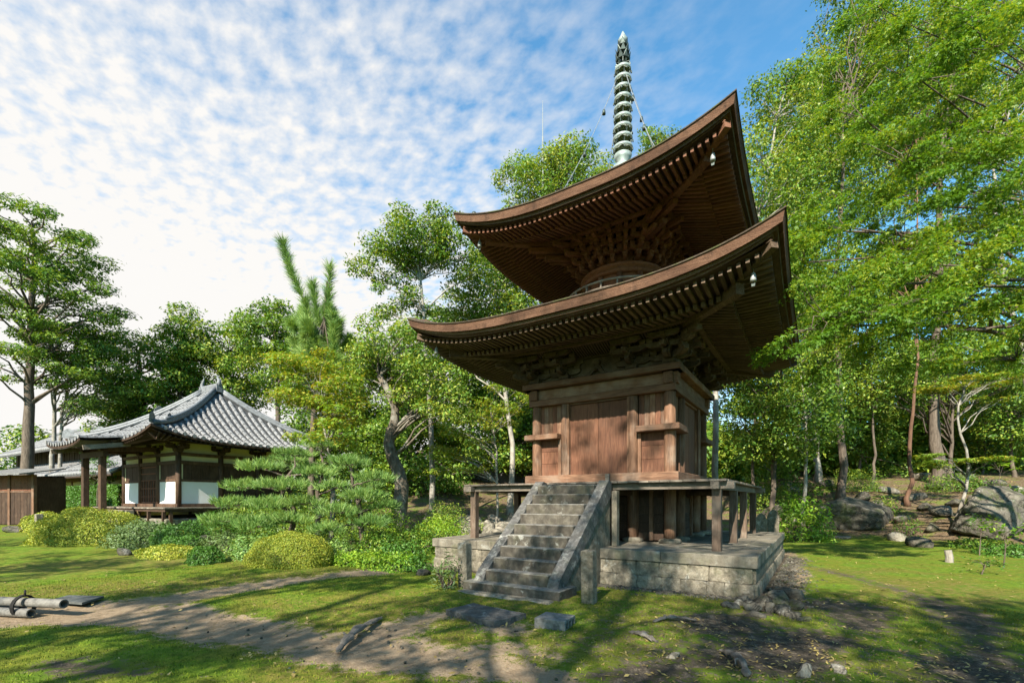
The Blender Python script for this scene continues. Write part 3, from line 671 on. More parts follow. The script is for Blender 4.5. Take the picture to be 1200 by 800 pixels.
    # corner beams
    for k in range(4):
        rz = k*PI/2; d = E-.16
        lf = lambda v_: float(lift(v_, v_))
        part(MB().beam((q*.6, -q*.6, zb_i+.0), (vk+.22, -vk-.22, zb_o+.02+lf(vk+.1)), .17, .20), 'hip_rafter', rmat, rf, rz)
        part(MB().beam((vk-.3, -vk+.3, zf_i+.06+lf(vk-.3)), (d, -d, zf_o+.03+lf(d)), .14, .17, w2=.13, h2=.14), 'hip_rafter', rmat, rf, rz)
        # purlin, slightly swept at its ends
        mb = MB(); n = 20; sec = [(-.06, 0), (.06, 0), (.06, .11), (-.06, .11)]; V = []; F = []
        for j in range(n+1):
            uu = -1+2*j/n
            for (dy, dz) in sec: V.append((uu*(q+.28), -q+dy, zb_i-.115+dz+.10*abs(uu)**3))
        for j in range(n):
            for i in range(4): F.append((j*4+i, j*4+(i+1) % 4, (j+1)*4+(i+1) % 4, (j+1)*4+i))
        F += [(0, 1, 2, 3), (n*4+3, n*4+2, n*4+1, n*4)]
        part(mb.add(V, F), 'eave_purlin', rmat, rf, rz, False, True)
    return rf, lift
E1, E2 = 4.045, 3.245
low, liftL = make_roof('lower_roof', E1, 2.34, 1.2, 6.62, 5.56, .53, 3.4, 1.35, 5.195, 5.22, 3.1, 5.12, 5.33, 3.83, 56, 'wood_y', .062)
upp, liftU = make_roof('upper_roof', E2, 1.55, .3, 10.35, 8.315, .53, 2.7, 1.45, 7.98, 8.10, 2.45, 8.05, 8.37, 3.05, 46, 'wood_red_r', .058)

# ---------------------------------------------------------------- bracketing under the lower roof
def masu(mb, x, y, z, w=.15, h=.10):     # bearing block with undercut foot
    a, b = w/2, w/2*.72; z1 = z+h*.42
    mb.hexa([(x-b, y-b, z), (x+b, y-b, z), (x+b, y+b, z), (x-b, y+b, z), (x-a, y-a, z1), (x+a, y-a, z1), (x+a, y+a, z1), (x-a, y+a, z1)])
    mb.box(x-a, x+a, y-a, y+a, z1+.0005, z+h)
def hijiki(mb, p, q, w, h):              # bracket arm whose lower ends curve up
    p = Vector(p); q = Vector(q); d = q-p; L = d.length; d.normalize(); r = d.cross(Vector((0, 0, 1))).normalized()*w/2
    prof = [(0, h), (0, h*.45), (.05, h*.2), (.12, .03*h), (.22, 0)]; prof = [(min(a*1.0, L*.45), b) for a, b in prof]
    full = prof+[(L-a, b) for a, b in prof[::-1]]
    mb.poly([p-r+d*a+Vector((0, 0, b)) for a, b in full], 2*r)
def bracket_set(corner=False):
    mb = MB(); arms = []
    masu(mb, 0, 0, 0, .26, .15)
    hijiki(mb, (-.42, 0, .13), (.42, 0, .13), .11, .13)
    a = MB(); hijiki(a, (0, .25, .135), (0, -.42, .135), .105, .13); arms.append(a)
    for x in (-.34, 0, .34): masu(mb, x, 0, .262)
    masu(mb, 0, -.30, .262)
    hijiki(mb, (-.42, -.30, .345), (.42, -.30, .345), .10, .12)
    hijiki(mb, (-.5, 0, .345), (.5, 0, .345), .105, .12)
    a = MB(); a.beam((0, .2, .42), (0, -.62, .36), .10, .12, h2=.09); arms.append(a)
    for x in (-.34, 0, .34): masu(mb, x, -.30, .467, .145, .095)
    hijiki(mb, (-.34, -.51, .50), (.34, -.51, .50), .10, .11)
    a = MB(); hijiki(a, (0, .1, .475), (0, -.60, .475), .10, .11); arms.append(a)
    return mb, arms
zpl = 4.587
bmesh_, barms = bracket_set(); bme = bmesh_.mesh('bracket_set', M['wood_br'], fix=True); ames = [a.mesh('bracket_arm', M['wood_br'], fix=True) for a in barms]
for k in range(4):
    rz = k*PI/2
    for x in (-1.70, -.86, .86, 1.70):
        X = math.cos(rz)*x+math.sin(rz)*1.74; Y = math.sin(rz)*x-math.cos(rz)*1.74
        o = inst(bme, 'bracket_set', pag, (X, Y, zpl-HP), (0, 0, rz))
        for am in ames: inst(am, 'bracket_arm', o)
    X, Y = math.cos(rz)*1.74+math.sin(rz)*1.74, math.sin(rz)*1.74-math.cos(rz)*1.74
    mb = MB(); hijiki(mb, (0, .3, .14), (0, -.60, .14), .12, .13); masu(mb, 0, -.46, .27, .15); hijiki(mb, (0, .2, .35), (0, -.82, .35), .12, .12); masu(mb, 0, -.66, .47, .15)
    mb.beam((0, 0, .60), (0, -1.05, .48), .12, .15, h2=.10)
    mb.build('corner_bracket', M['wood_br'], pag, (X, Y, zpl-HP), (0, 0, rz+PI/4), fix=True)
    # wall behind, cove ribs, frog-leg strut
    part(MB().box(-1.72, 1.72, -1.72, -1.58, 4.585, 5.9), 'frieze_board', 'wood_br', None, rz)
    part(MB().cbox(-2.1, 2.1, -1.79, -1.69, 4.585+.47, 4.585+.57, .006), 'frieze_beam', 'wood_br', None, rz)
    rib = MB()
    for i in range(64):
        x = -2.0+4.0*i/63; rib.beam((x, -1.79, 5.10), (x, -2.05, 5.17), .03, .035).beam((x, -2.05, 5.17), (x, -2.29, 5.26), .03, .035)
    o = part(rib, 'cove_ribs', 'wood_br', None, rz); o['kind'] = 'stuff'
    fl = [(-.34, 0), (-.30, .05), (-.20, .09), (-.13, .17), (-.10, .24), (0, .27), (.10, .24), (.13, .17), (.20, .09), (.30, .05), (.34, 0), (.22, .015), (.13, .06), (.06, .13), (0, .15), (-.06, .13), (-.13, .06), (-.22, .015)]
    part(MB().poly([(x, -1.84, zpl+z) for x, z in fl[::-1]], (0, .10, 0)), 'frog_leg_strut', 'wood_br', None, rz, False, True)
    mb = MB(); masu(mb, 0, -1.79, zpl+.272, .16, .10); part(MB().lathe([(.02, 0), (.05, .03), (.02, .06)], 8, (0, -1.86, zpl+.12)), 'carved_boss', 'wood_br', None, rz)
    part(mb, "strut_block", "wood_br", None, rz, False, True)

# ---------------------------------------------------------------- round upper body, railing, four-step bracketing
dome = part(MB().lathe([(1.62, 6.25), (1.60, 6.42), (1.45, 6.56), (1.2, 6.66), (.98, 6.70), (.95, 6.75)], 40), 'plaster_dome', 'plaster', None, 0, True)
part(MB().lathe([(.95, 6.6), (.95, 8.9)], 36), 'drum_wall', 'wood_red', None, 0, True)
for i in range(12):
    a = (i+.5)*PI/6; part(MB().lathe([(.075, 6.66), (.075, 7.5)], 10, (.98*math.cos(a), .98*math.sin(a), 0)), 'drum_column', 'wood_red', None, 0, True)
part(MB().lathe([(.94, 7.36), (1.06, 7.36), (1.07, 7.42), (1.06, 7.45), (1.02, 7.47), (1.12, 7.49), (1.13, 7.55), (1.10, 7.58), (.94, 7.58)], 48), 'ring_beam', 'wood_red', None, 0, True)
rail = part(MB().lathe([(1.52, 6.60), (1.58, 6.60), (1.58, 6.64), (1.52, 6.64)], 56), 'railing', 'wood_grey')
for z, r in ((6.80, .022), (6.97, .028)):
    mb = MB(); mb.tube([(1.54*math.cos(2*PI*i/56), 1.54*math.sin(2*PI*i/56), z) for i in range(57)], r, 6, False); part(mb, 'rail', 'wood_grey', rail, 0, True)
for i in range(24):
    a = 2*PI*i/24; part(MB().box(1.52, 1.56, -.02, .02, 6.63, 6.96), 'baluster', 'wood_grey', rail, a)
for i in range(24):
    th = (i+.5)*2*PI/24
    mb = MB(); arms = []
    dsq = 1/max(abs(math.cos(th)), abs(math.sin(th)))       # reach to the square purlin
    R4 = 1.52*min(dsq, 1.30)
    big = (i % 2 == 0)
    for stp in range(4):
        z = 7.585+.185*stp; r_ = 1.02+(R4-1.02)*(stp+1)/4
        a_ = MB(); hijiki(a_, (.9, 0, z), (r_+.055, 0, z), .085, .10); arms.append(a_)
        masu(mb, r_, 0, z+.102, .125, .082)
        Lh = .17+.045*stp+(.05 if big else 0)
        # cross arms lie parallel to the nearest wall of the square
        side_ang = round(th/(PI/2))*(PI/2)-th if stp > 1 else 0
        dv = Vector((-math.sin(side_ang), math.cos(side_ang), 0)); c0 = Vector((r_, 0, z+.10+.0835))
        hijiki(mb, c0-dv*Lh, c0+dv*Lh, .085, .10)
        for q_ in (-1, 1):
            w_ = c0+dv*(q_*(Lh-.05)); masu(mb, w_.x, w_.y, z+.285, .12, .085)
    if big: mb.beam((1.1, 0, 8.30), (R4+.16, 0, 8.18), .09, .11, h2=.08)
    o = mb.build('bracket_set', M['wood_red'], pag, PO, (0, 0, th), fix=True)
    for a_ in arms: a_.build('bracket_arm', M['wood_red'], o, fix=True)
for k in range(4):
    rz = k*PI/2
    for (x0, z0, x1, z1) in ((.7, 8.26, 1.86, 8.12), (.6, 8.07, 1.55, 7.95)):
        part(MB().beam((x0, -x0, z0), (x1, -x1, z1), .12, .15, h2=.11), 'tail_rafter', 'wood_red', None, rz)
        for s_ in (-1, 1):
            part(MB().beam((x0+.1*s_-.15, -x0-.1, z0), (x1*.62+.42*s_-.05, -x1+.02, z1-.02), .09, .11, h2=.09), 'tail_rafter', 'wood_red', None, rz) if s_ > 0 else part(MB().beam((x0+.1, -x0+.15, z0), (x1-.02, -x1*.62+.0, z1-.02), .09, .11, h2=.09), 'tail_rafter', 'wood_red', None, rz)
    part(MB().box(-1.5, 1.5, -1.50, -1.44, 8.36, 8.75), 'frieze_board', 'wood_red', None, rz)

# ---------------------------------------------------------------- spire
sp = part(MB().cbox(-.36, .36, -.36, .36, 9.95, 10.36, .02), 'spire', 'bronze')
part(MB().cbox(-.42, .42, -.42, .42, 10.36, 10.42, .01), 'dew_basin_lid', 'bronze', sp)
part(MB().lathe([(.33, 10.42), (.34, 10.52), (.28, 10.66), (.16, 10.74), (.14, 10.78), (.20, 10.88), (.24, 10.98), (.10, 11.0)], 20), 'inverted_bowl', 'bronze', sp, 0, True)
part(MB().lathe([(.055, 10.9), (.05, 13.6), (.03, 14.3)], 10), 'mast', 'bronze_dk', sp, 0, True)
for i in range(9):
    z = 11.16+.268*i; r = .262-.006*i
    part(MB().lathe([(r, z-.038), (r+.005, z), (r, z+.038), (r-.018, z+.038), (r-.018, z-.038), (r, z-.0381)], 24), 'spire_ring', 'bronze', sp, 0, True)
    mb = MB()
    for j in range(6):
        a = j*PI/3+.3*i; ca, sa = math.cos(a), math.sin(a)
        mb.beam((.04*ca, .04*sa, z), ((r-.02)*ca, (r-.02)*sa, z), .03, .06)
        # pierced scrollwork between the mast and the ring above
        for (q0, q1) in (((r-.02, .05), (.10, .13)), ((.10, .13), (r-.03, .20)), ((r-.05, .09), (r-.02, .16))): mb.beam((q0[0]*ca, q0[0]*sa, z+q0[1]), (q1[0]*ca, q1[0]*sa, z+q1[1]), .022, .03)
        mb.lathe([(.008, -.13), (.02, -.12), (.015, -.06), (.006, -.05)], 6, ((r+.012)*ca, (r+.012)*sa, z))
    o = part(mb, 'ring_scrollwork', 'bronze_dk', sp); o['kind'] = 'stuff'
for j, (z, rr, n) in enumerate(((13.52, .22, 8), (13.72, .20, 8), (13.92, .15, 6))):
    mb = MB()
    for i in range(n):
        a = 2*PI*i/n+j*.4; d = Vector((math.cos(a), math.sin(a), 0)); t = Vector((-math.sin(a), math.cos(a), 0))
        P = [d*.03+Vector((0, 0, z)), d*rr*.8+t*.06+Vector((0, 0, z+.03)), d*rr+Vector((0, 0, z+.17)), d*rr*.8-t*.06+Vector((0, 0, z+.03))]
        mb.poly(P, (0, 0, .03))
    part(mb, 'lotus_petals', 'bronze_dk', sp, 0, False, True)
part(MB().lathe([(.02, 13.98), (.11, 14.05), (.13, 14.13), (.08, 14.22), (.02, 14.36)], 12), 'jewel', 'bronze', sp, 0, True)
for k, (fx, fz) in enumerate(((.42, 9.42), (.46, 9.34), (.42, 9.42), (.42, 9.42))):
    s_ = ((-1, -1), (1, -1), (1, 1), (-1, 1))[k]; p0 = Vector((0, 0, 13.5)); p1 = Vector((s_[0]*E2*fx, s_[1]*E2*fx, fz))
    pts = []
    for i in range(15):
        t = i/14; p_ = p0.lerp(p1, t); p_.z -= .25*math.sin(PI*t); pts.append(p_)
    ch = part(MB().tube(pts, .009, 5), 'chain', 'chain', sp)
    for i in (4, 8): part(MB().lathe([(.05, -.12), (.045, -.06), (.03, 0), (.005, .02)], 8, pts[i]), 'chain_bell', 'bronze_dk', ch, 0, True)
for s_ in ((-1, -1), (1, -1)):
    part(MB().lathe([(.03, 0), (.035, .06), (.07, .09), (.075, .13), (.05, .18), (.01, .20)], 10, (s_[0]*2.75, s_[1]*3.05, 8.62)), 'roof_knob', 'bronze_dk', upp, 0, True)
# wind bells hanging from the corner beams
bellm = MB().lathe([(.085, -.30), (.075, -.22), (.065, -.10), (.05, -.03), (.012, 0), (.012, .05)], 12)
bellm.tube([(0, 0, .05), (0, 0, .20)], .008, 5); bme_ = bellm.mesh('bell_body', M['bell'], True)
clap = MB().tube([(0, 0, -.12), (0, 0, -.38)], .008, 5).poly([(-.05, -.003, -.47), (.05, -.003, -.47), (.06, -.003, -.37), (-.06, -.003, -.37)], (0, .006, 0)).mesh('clapper', M['bronze_dk'])
def wind_bell(v_, z, sx, sy, lab):
    o = empty('wind_bell', (sx*v_, sy*v_, z), 0, lab, 'bell', 'wind bells under the pagoda roof corners'); inst(bme_, 'bell_body', o, scale=(.62, .62, .52)); inst(clap, 'clapper', o, scale=(.5, .5, .5))
wn_ = {(1, -1): 'right of the stairs', (-1, -1): 'left of the stairs', (1, 1): 'farthest behind, towards the wooded bank', (-1, 1): 'at the rear towards the tiled hall'}
for sx, sy in wn_:
    wind_bell(3.55, 5.43, sx, sy, 'grey wind bell under the lower pagoda roof corner '+wn_[(sx, sy)])
    wind_bell(2.78, 8.22, sx, sy, 'grey wind bell under the upper pagoda roof corner '+wn_[(sx, sy)])
# ------------------------------------------------------------------ tiled temple hall on the left
HD = 22.0; hx, hy = at(209, HD)                 # near wall corner
HROT = math.radians(2.5); HW = 5.7; HF = 1.32     # wall length, floor height above datum
hg = gz(hx-2.8, hy+2.8)
# centre of the hall
cxh = hx+(-HW/2*math.cos(HROT)-HW/2*math.sin(HROT)); cyh = hy+(-HW/2*math.sin(HROT)+HW/2*math.cos(HROT))
hall = empty('temple_hall', (cxh, cyh, hg), HROT, 'square white-walled temple hall with grey tiled hip roof and projecting entrance porch', 'temple hall')
f0 = HF-hg; w2 = HW/2
def hp(mb, name, mat, parent=None, rz=0.0, smooth=False, fix=False): return mb.build(name, M[mat], parent or hall, (0, 0, 0), (0, 0, rz), smooth, fix)
hp(MB().cbox(-w2-.9, w2+.9, -w2-.9, w2+.9, -.4, f0-.55, .03), 'stone_base', 'granite')
deck = hp(MB().box(-w2-.05, w2+.05, -w2-.05, w2+.05, f0-.25, f0-.02), 'floor', 'wood_dk')
for k in range(4):
    x = -w2-1.0
    while x < w2+.95:
        w = min(.32, w2+1.0-x); yi = -max(w2+.05, abs(x+w/2)); hp(MB().box(x+.004, x+w-.004, -w2-1.02, yi, f0-.09, f0-.03), 'deck_plank', 'wood_grey', deck, k*PI/2); x += w
    hp(MB().box(-w2-.95, w2+.95, -w2-.96, -w2-.86, f0-.22, f0-.095), 'edge_beam', 'wood_dk', deck, k*PI/2)
    for x in np.linspace(-w2-.7, w2+.7, 6): hp(MB().box(x-.06, x+.06, -w2-.95, -w2-.83, f0-.7, f0-.221), 'floor_post', 'wood_dk', deck, k*PI/2)
bay = HW/3; wt0 = f0+2.42
hcol = MB().lathe([(.12, f0-.02), (.12, wt0+.25)], 12).mesh('column', M['wood_h'], True); hcol.materials[0] = M['wood_hall']
for i in range(4):
    for j in range(4):
        if i in (0, 3) or j in (0, 3): inst(hcol, 'column', hall, (-w2+i*bay, -w2+j*bay, 0))
hp(MB().box(-w2+.06, w2-.06, -w2+.06, w2-.06, f0, wt0+.9), 'inner_wall', 'wood_dk')
for k in range(4):
    rz = k*PI/2; e = .003*(k % 2)
    hp(MB().box(-w2-.1+e, w2+.1-e, -w2-.11+e, -w2+.1, f0-.02, f0+.13+e), 'sill_beam', 'wood_hall', None, rz)
    hp(MB().box(-w2-.1+e, w2+.1-e, -w2-.09+e, -w2+.1, wt0-.42, wt0-.26+e), 'head_beam', 'wood_hall', None, rz)
    hp(MB().box(-w2-.1+e, w2+.1-e, -w2-.10+e, -w2+.1, wt0-.02, wt0+.13+e), 'tie_beam', 'wood_hall', None, rz)
    hp(MB().box(-w2-.05+e, w2+.05-e, -w2+.01+e, -w2+.08, wt0-.26, wt0+.75), 'plaster_band', 'cream', None, rz)
    for b in range(3):
        x0, x1 = -w2+b*bay+.13, -w2+(b+1)*bay-.13
        if k == 0 and b == 1:
            d = hp(MB().box(x0, x1, -w2-.02, -w2+.05, f0+.13, wt0-.42), 'door', 'wood_dk', None, rz)
            for x in np.linspace(x0+.05, x1-.05, 7): hp(MB().box(x-.022, x+.022, -w2-.05, -w2-.021, f0+.2, f0+1.25), 'lattice_bar', 'wood_red', d)
            for z in (f0+.16, f0+.45, f0+.85, f0+1.25, f0+1.58, f0+1.9): hp(MB().box(x0+.02, x1-.02, -w2-.056, -w2-.0505, z, z+.05), 'lattice_rail', 'wood_red', d)
        elif k == 1 and b >= 1:
            for i in range(5): hp(MB().box(x0+(x1-x0)*i/5+.004, x0+(x1-x0)*(i+1)/5-.004, -w2-.03-.004*(i % 2), -w2+.05, f0+.13, wt0-.42), 'shutter_board', 'wood_dk', None, rz)
        else:
            hp(MB().box(x0, x1, -w2-.02, -w2+.05, f0+.135, f0+1.18), 'white_panel', 'plaster', None, rz)
            hp(MB().box(x0-.02, x1+.02, -w2-.05, -w2+.05, f0+1.18, f0+1.30), 'waist_rail', 'wood_hall', None, rz)
            for i in range(4): hp(MB().box(x0+(x1-x0)*i/4+.006, x0+(x1-x0)*(i+1)/4-.006, -w2-.015-.006*(i % 2), -w2+.05, f0+1.30, wt0-.42), 'shutter_board', 'wood_dk', None, rz)
            hp(MB().box(x0-.005, x0+.05, -w2-.03, -w2+.05, f0+1.30, wt0-.42), 'plaster_strip', 'cream', None, rz)
    # simple brackets on each column
    for i in range(4):
        x = -w2+i*bay; mb = MB(); masu(mb, x, -w2-.03, wt0+.13, .30, .17); hijiki(mb, (x-.45, -w2-.03, wt0+.285), (x+.45, -w2-.03, wt0+.285), .12, .14); hijiki(mb, (x, -w2+.2, wt0+.287), (x, -w2-.55, wt0+.287), .12, .14)
        for q_ in (-.36, .36): masu(mb, x+q_, -w2-.03, wt0+.425, .17, .11)
        masu(mb, x, -w2-.42, wt0+.43, .17, .11); hp(mb, 'bracket_set', 'wood_dk', None, rz, False, True)
    hp(MB().box(-w2-.62, w2+.62, -w2-.52, -w2-.38, wt0+.545+e, wt0+.68), 'eave_purlin', 'wood_dk', None, rz)
# roof: hip with a short ridge along x
HE = w2+1.85; ze = f0+2.97; RZ = f0+6.25; RL = .62; HA = .52
def hroof(u_, t, face):      # t 0 at ridge, 1 at eave; u -1..1 along the face
    s = t; z = RZ+(ze-RZ)*(1-(1-s)**1.38)+HA*abs(u_)**3.2*s**2
    if face in (0, 2):       # front/back faces: meet the ridge line
        x = u_*(RL+(HE-RL)*s); y = -(.02+(HE-.02)*s)
    else:                    # end faces: meet the ridge end
        x = u_*(.02+(HE-.02)*s); y = -(RL+(HE-RL)*s)
    return Vector((x, y, z))
hr = None; mb = MB(); mbs = MB()
for k in range(4):
    Rz = Matrix.Rotation(k*PI/2, 3, 'Z')
    mb.grid([[Rz @ hroof(-1+2*j/24, i/12, k) for j in range(25)] for i in range(13)][::-1])
    rows = []
    for i in range(5):
        t = .42+.575*i/4
        rows.append([Rz @ (hroof(-1+2*j/24, t, k)-Vector((0, 0, .22+.25*(1-i/4)*1.6))) for j in range(25)])
    mbs.grid(rows)
hr = hp(mb, 'roof', 'tile_pan', None, 0, True)
hp(mbs, 'soffit', 'wood_dk', hr)
NR = 25
for k in range(4):
    Rz = Matrix.Rotation(k*PI/2, 3, 'Z')
    # eave face under the tiles
    V = []; n = 40; F = []
    for j in range(n+1):
        uu = -1+2*j/n; p_ = hroof(uu, 1, k); q_ = hroof(uu, .93, k)
        V += [p_-Vector((0, 0, .005)), p_-Vector((0, 0, .10)), q_-Vector((0, 0, .26)), q_-Vector((0, 0, .15))]
    for j in range(n):
        for i in range(4): F.append((j*4+i, j*4+(i+1) % 4, (j+1)*4+(i+1) % 4, (j+1)*4+i))
    hp(MB().add(V, F), 'eave_board', 'wood_dk', hr, k*PI/2, False, True)
    V = []; F = []
    raf = MB()
    for i in range(46):
        x = -HE+.15+(2*HE-.3)*i/45; uu = x/HE; p_ = hroof(uu, .985, k); ti = max(.45, abs(uu))
        q_ = hroof(uu/max(ti, abs(uu))*1.0 if ti > 0 else 0, ti, k); q_ = Vector((x, -HE*ti, hroof(uu, ti, k).z))
        if ti < .95: raf.beam(q_-Vector((0, 0, .52)), Vector((x, p_.y, p_.z))-Vector((0, 0, .19)), .06, .08)
    o = hp(raf, 'rafters', 'wood_dk', hr, k*PI/2); o['kind'] = 'stuff'
    for i in range(NR):
        x = -HE+.16+(2*HE-.32)*i/(NR-1)
        # march down the slope at constant x
        pts = []
        for s_ in range(15):
            t = s_/14
            if k in (0, 2): half = RL+(HE-RL)*t
            else: half = .02+(HE-.02)*t
            if half < abs(x)+.03: continue
            p_ = hroof(x/half, t, k); pts.append(Vector((x, p_.y, p_.z+.035)))
        if len(pts) < 2: continue
        # half-round cover tiles, each a little wider at its lower end
        V = []; F = []; m = 5
        for a, b in zip(pts[:-1], pts[1:]):
            base = len(V)
            for (p_, r) in ((a, .095), (b, .118)):
                for q_ in range(m):
                    an = PI*q_/(m-1); V.append(p_+Vector((r*math.cos(an), 0, r*1.05*math.sin(an)-.03)))
            for q_ in range(m-1): F.append((base+q_, base+q_+1, base+m+q_+1, base+m+q_))
        e_ = pts[-1]; base = len(V)
        for q_ in range(8): V.append(e_+Vector((.088*math.cos(q_*PI/4), -.02, .088*math.sin(q_*PI/4)+.01)))
        F.append(tuple(base+q_ for q_ in range(8)))
        hp(MB().add(V, F), 'tile_row', 'tile', hr, k*PI/2)
    # hip ridges
    pts = [hroof(1, t, k)+Vector((0, 0, .10)) for t in np.linspace(.02, .97, 14)]
    hb = hp(MB().tube(pts, .12, 8), 'hip_ridge', 'tile_ridge', hr, k*PI/2, True)
    pts2 = [p_+Vector((0, 0, .13)) for p_ in pts[:-2]]; hp(MB().tube(pts2, .10, 8), 'ridge_cap', 'tile_ridge', hb, 0, True)
    for (q_, s_) in ((pts[-1], 1.0), (pts[-4], .8)):
        mb2 = MB(); d = (pts[-1]-pts[-2]).normalized()
        mb2.poly([q_+Vector((-.16*s_, .16*s_, -.05)), q_+Vector((.16*s_, -.16*s_, -.05))][:2]+[q_+Vector((.13*s_, -.13*s_, .28*s_)), q_+Vector((0, 0, .42*s_)), q_+Vector((-.13*s_, .13*s_, .28*s_))], d*.12); hp(mb2, 'ridge_end_tile', 'tile_ridge', hb, 0, False, True)
rg = hp(MB().cbox(-RL-.15, RL+.15, -.16, .16, RZ-.05, RZ+.28, .03).tube([(-RL-.2, 0, RZ+.30), (RL+.2, 0, RZ+.30)], .11, 8), 'main_ridge', 'tile_ridge', hr)
for s_ in (-1, 1):
    hp(MB().tube([(s_*(RL+.12), 0, RZ+.15), (s_*(RL+.26), 0, RZ+.36), (s_*(RL+.24), 0, RZ+.54), (s_*(RL+.12), 0, RZ+.68), (s_*(RL+.05), 0, RZ+.86)], [.13, .12, .09, .06, .015], 8), 'ridge_finial', 'tile_ridge', rg, 0, True)
    hp(MB().poly([(s_*(RL+.2), -.16, RZ-.1), (s_*(RL+.2), .16, RZ-.1), (s_*(RL+.2), .14, RZ+.34), (s_*(RL+.2), 0, RZ+.45), (s_*(RL+.2), -.14, RZ+.34)], (s_*.1, 0, 0)), 'ridge_end_tile', 'tile_ridge', rg, 0, False, True)
# entrance porch
PY = -w2-2.15; PX = bay/2+.02; pe = PY-1.15; px_h = PX+1.0
porch = hp(MB().box(-PX-.35, PX+.35, PY-.14, PY+.02, f0+2.25, f0+2.5), 'porch', 'wood_hall')
for s_ in (-1, 1):
    hp(MB().cbox(s_*PX-.12, s_*PX+.12, PY-.17, PY+.07, -.05, f0+2.25, .02), 'porch_post', 'wood_hall', porch)
    hp(MB().beam((s_*PX, PY, f0+2.62), (s_*PX, -w2, f0+2.75), .14, .22), 'tie_beam', 'wood_hall', porch)
    mb = MB(); masu(mb, s_*PX, PY-.05, f0+2.50, .28, .15); hijiki(mb, (s_*PX-.45, PY-.05, f0+2.64), (s_*PX+.45, PY-.05, f0+2.64), .12, .13)
    hp(mb, 'bracket_set', 'wood_dk', porch, 0, False, True)
    hp(MB().beam((s_*(px_h-.12), pe+.15, f0+2.52), (s_*(px_h-.12), -w2-1.5, f0+2.83), .07, .20), 'barge_board', 'wood_grey', porch)
hp(MB().box(-px_h+.2, px_h-.2, PY-.12, PY+.02, f0+2.78, f0+2.90), 'porch_purlin', 'wood_dk', porch)
t_j = .86; zj = hroof(0, t_j, 0).z+.03; yj = hroof(0, t_j, 0).y
def pr_(x, t): return Vector((x, yj+(pe-yj)*t, zj+(f0+2.72-zj)*(1-(1-t)**1.25)+.22*abs(x/px_h)**3*t))
pt = hp(MB().grid([[pr_(px_h*(-1+2*j/16), i/8) for j in range(17)] for i in range(9)][::-1]).grid([[pr_(px_h*(-1+2*j/16), i/8)-Vector((0, 0, .13)) for j in range(17)] for i in range(9)]), 'porch_roof', 'tile_pan', porch, 0, True)
hp(MB().grid([[pr_(px_h*(-1+2*j/16), 1)-Vector((0, -.02, dz)) for j in range(17)] for dz in (0, .16)]), 'eave_board', 'wood_dk', pt)
for i in range(13):
    x = -px_h+.08+(2*px_h-.16)*i/12; V = []; F = []; m = 5; pts = [pr_(x, t)+Vector((0, 0, .035)) for t in np.linspace(0, 1, 9)]
    for a, b in zip(pts[:-1], pts[1:]):
        base = len(V)
        for (p_, r) in ((a, .095), (b, .118)):
            for q_ in range(m):
                an = PI*q_/(m-1); V.append(p_+Vector((r*math.cos(an), 0, r*math.sin(an)-.03)))
        for q_ in range(m-1): F.append((base+q_, base+q_+1, base+m+q_+1, base+m+q_))
    e_ = pts[-1]; base = len(V)
    for q_ in range(8): V.append(e_+Vector((.088*math.cos(q_*PI/4), -.02, .088*math.sin(q_*PI/4)+.01)))
    F.append(tuple(base+q_ for q_ in range(8))); hp(MB().add(V, F), 'tile_row', 'tile', pt)
for i in range(4): hp(MB().cbox(-1.1, 1.1, -w2-1.05-.34*(i+1), -w2-1.05-.34*i-.003, -.1, f0-.1-.27*(i+1)+.2, .02), 'entrance_step', 'granite', hall)

# ------------------------------------------------------------------ long hall far left with a pent roof and ochre wall
LD = 34.0
lx, ly = at(60, LD); lz = gz(lx, ly)
lh = empty('long_hall', (lx, ly, lz), HROT, 'long dark-boarded hall with grey tiled roofs and ochre lower wall behind the hedge', 'building')
def lp(mb, name, mat, parent=None, smooth=False, fix=False): return mb.build(name, M[mat], parent or lh, (0, 0, 0), (0, 0, 0), smooth, fix)
za = lambda py, d=LD: zat(py, d)-lz
L0, L1 = -14, 14
lp(MB().box(L0, L1, 0, 6, -.5, za(553)), 'lower_wall', 'ochre')
for i in range(15): lp(MB().box(L0+i*2-.09, L0+i*2+.09, -.05, .04, -.4, za(562)), 'wall_post', 'wood_v')
lp(MB().box(L0, L1, -.04, .06, za(566), za(562)), 'wall_beam', 'wood_h')
def tiled(name, y0, z0, y1, z1, x0, x1, n, parent=None):
    r = lp(MB().hexa([(x0, y0, z0-.1), (x1, y0, z0-.1), (x1, y1, z1-.1), (x0, y1, z1-.1), (x0, y0, z0), (x1, y0, z0), (x1, y1, z1), (x0, y1, z1)]), name, 'tile_pan', parent)
    me = MB()
    for s_ in range(5):
        a, b = s_/5, (s_+1)/5; me.tube([(0, y0+(y1-y0)*a, z0+(z1-z0)*a+.02), (0, y0+(y1-y0)*b, z0+(z1-z0)*b+.02)], [.13, .10], 6, s_ == 0)
    me = me.mesh('tile_row', M['tile'], True)
    for i in range(n): inst(me, 'tile_row', r, (x0+.1+(x1-x0-.2)*i/(n-1), 0, 0))
    return r
pent = tiled('pent_roof', -1.3, za(561), 1.4, za(539), L0, L1, 62)
lp(MB().box(L0, L1, -1.32, -1.22, za(564), za(561)-.1), 'eave_board', 'wood_dk', pent)
lp(MB().box(L0, 6.5, 1.4, 6, za(560), za(512)), 'upper_wall', 'wood_dk')
for i in range(40): lp(MB().box(L0+.3+i*.5, L0+.7+i*.5, 1.36+.01*(i % 2), 1.43, za(540), za(520)), 'wall_board', 'wood_dk')
mr = tiled('main_roof', -.2, za(527), 3.8, za(505)+.9, L0, 7.0, 48)
tiled('main_roof', 7.8, za(527), 3.8, za(505)+.9, L0, 7.0, 48)
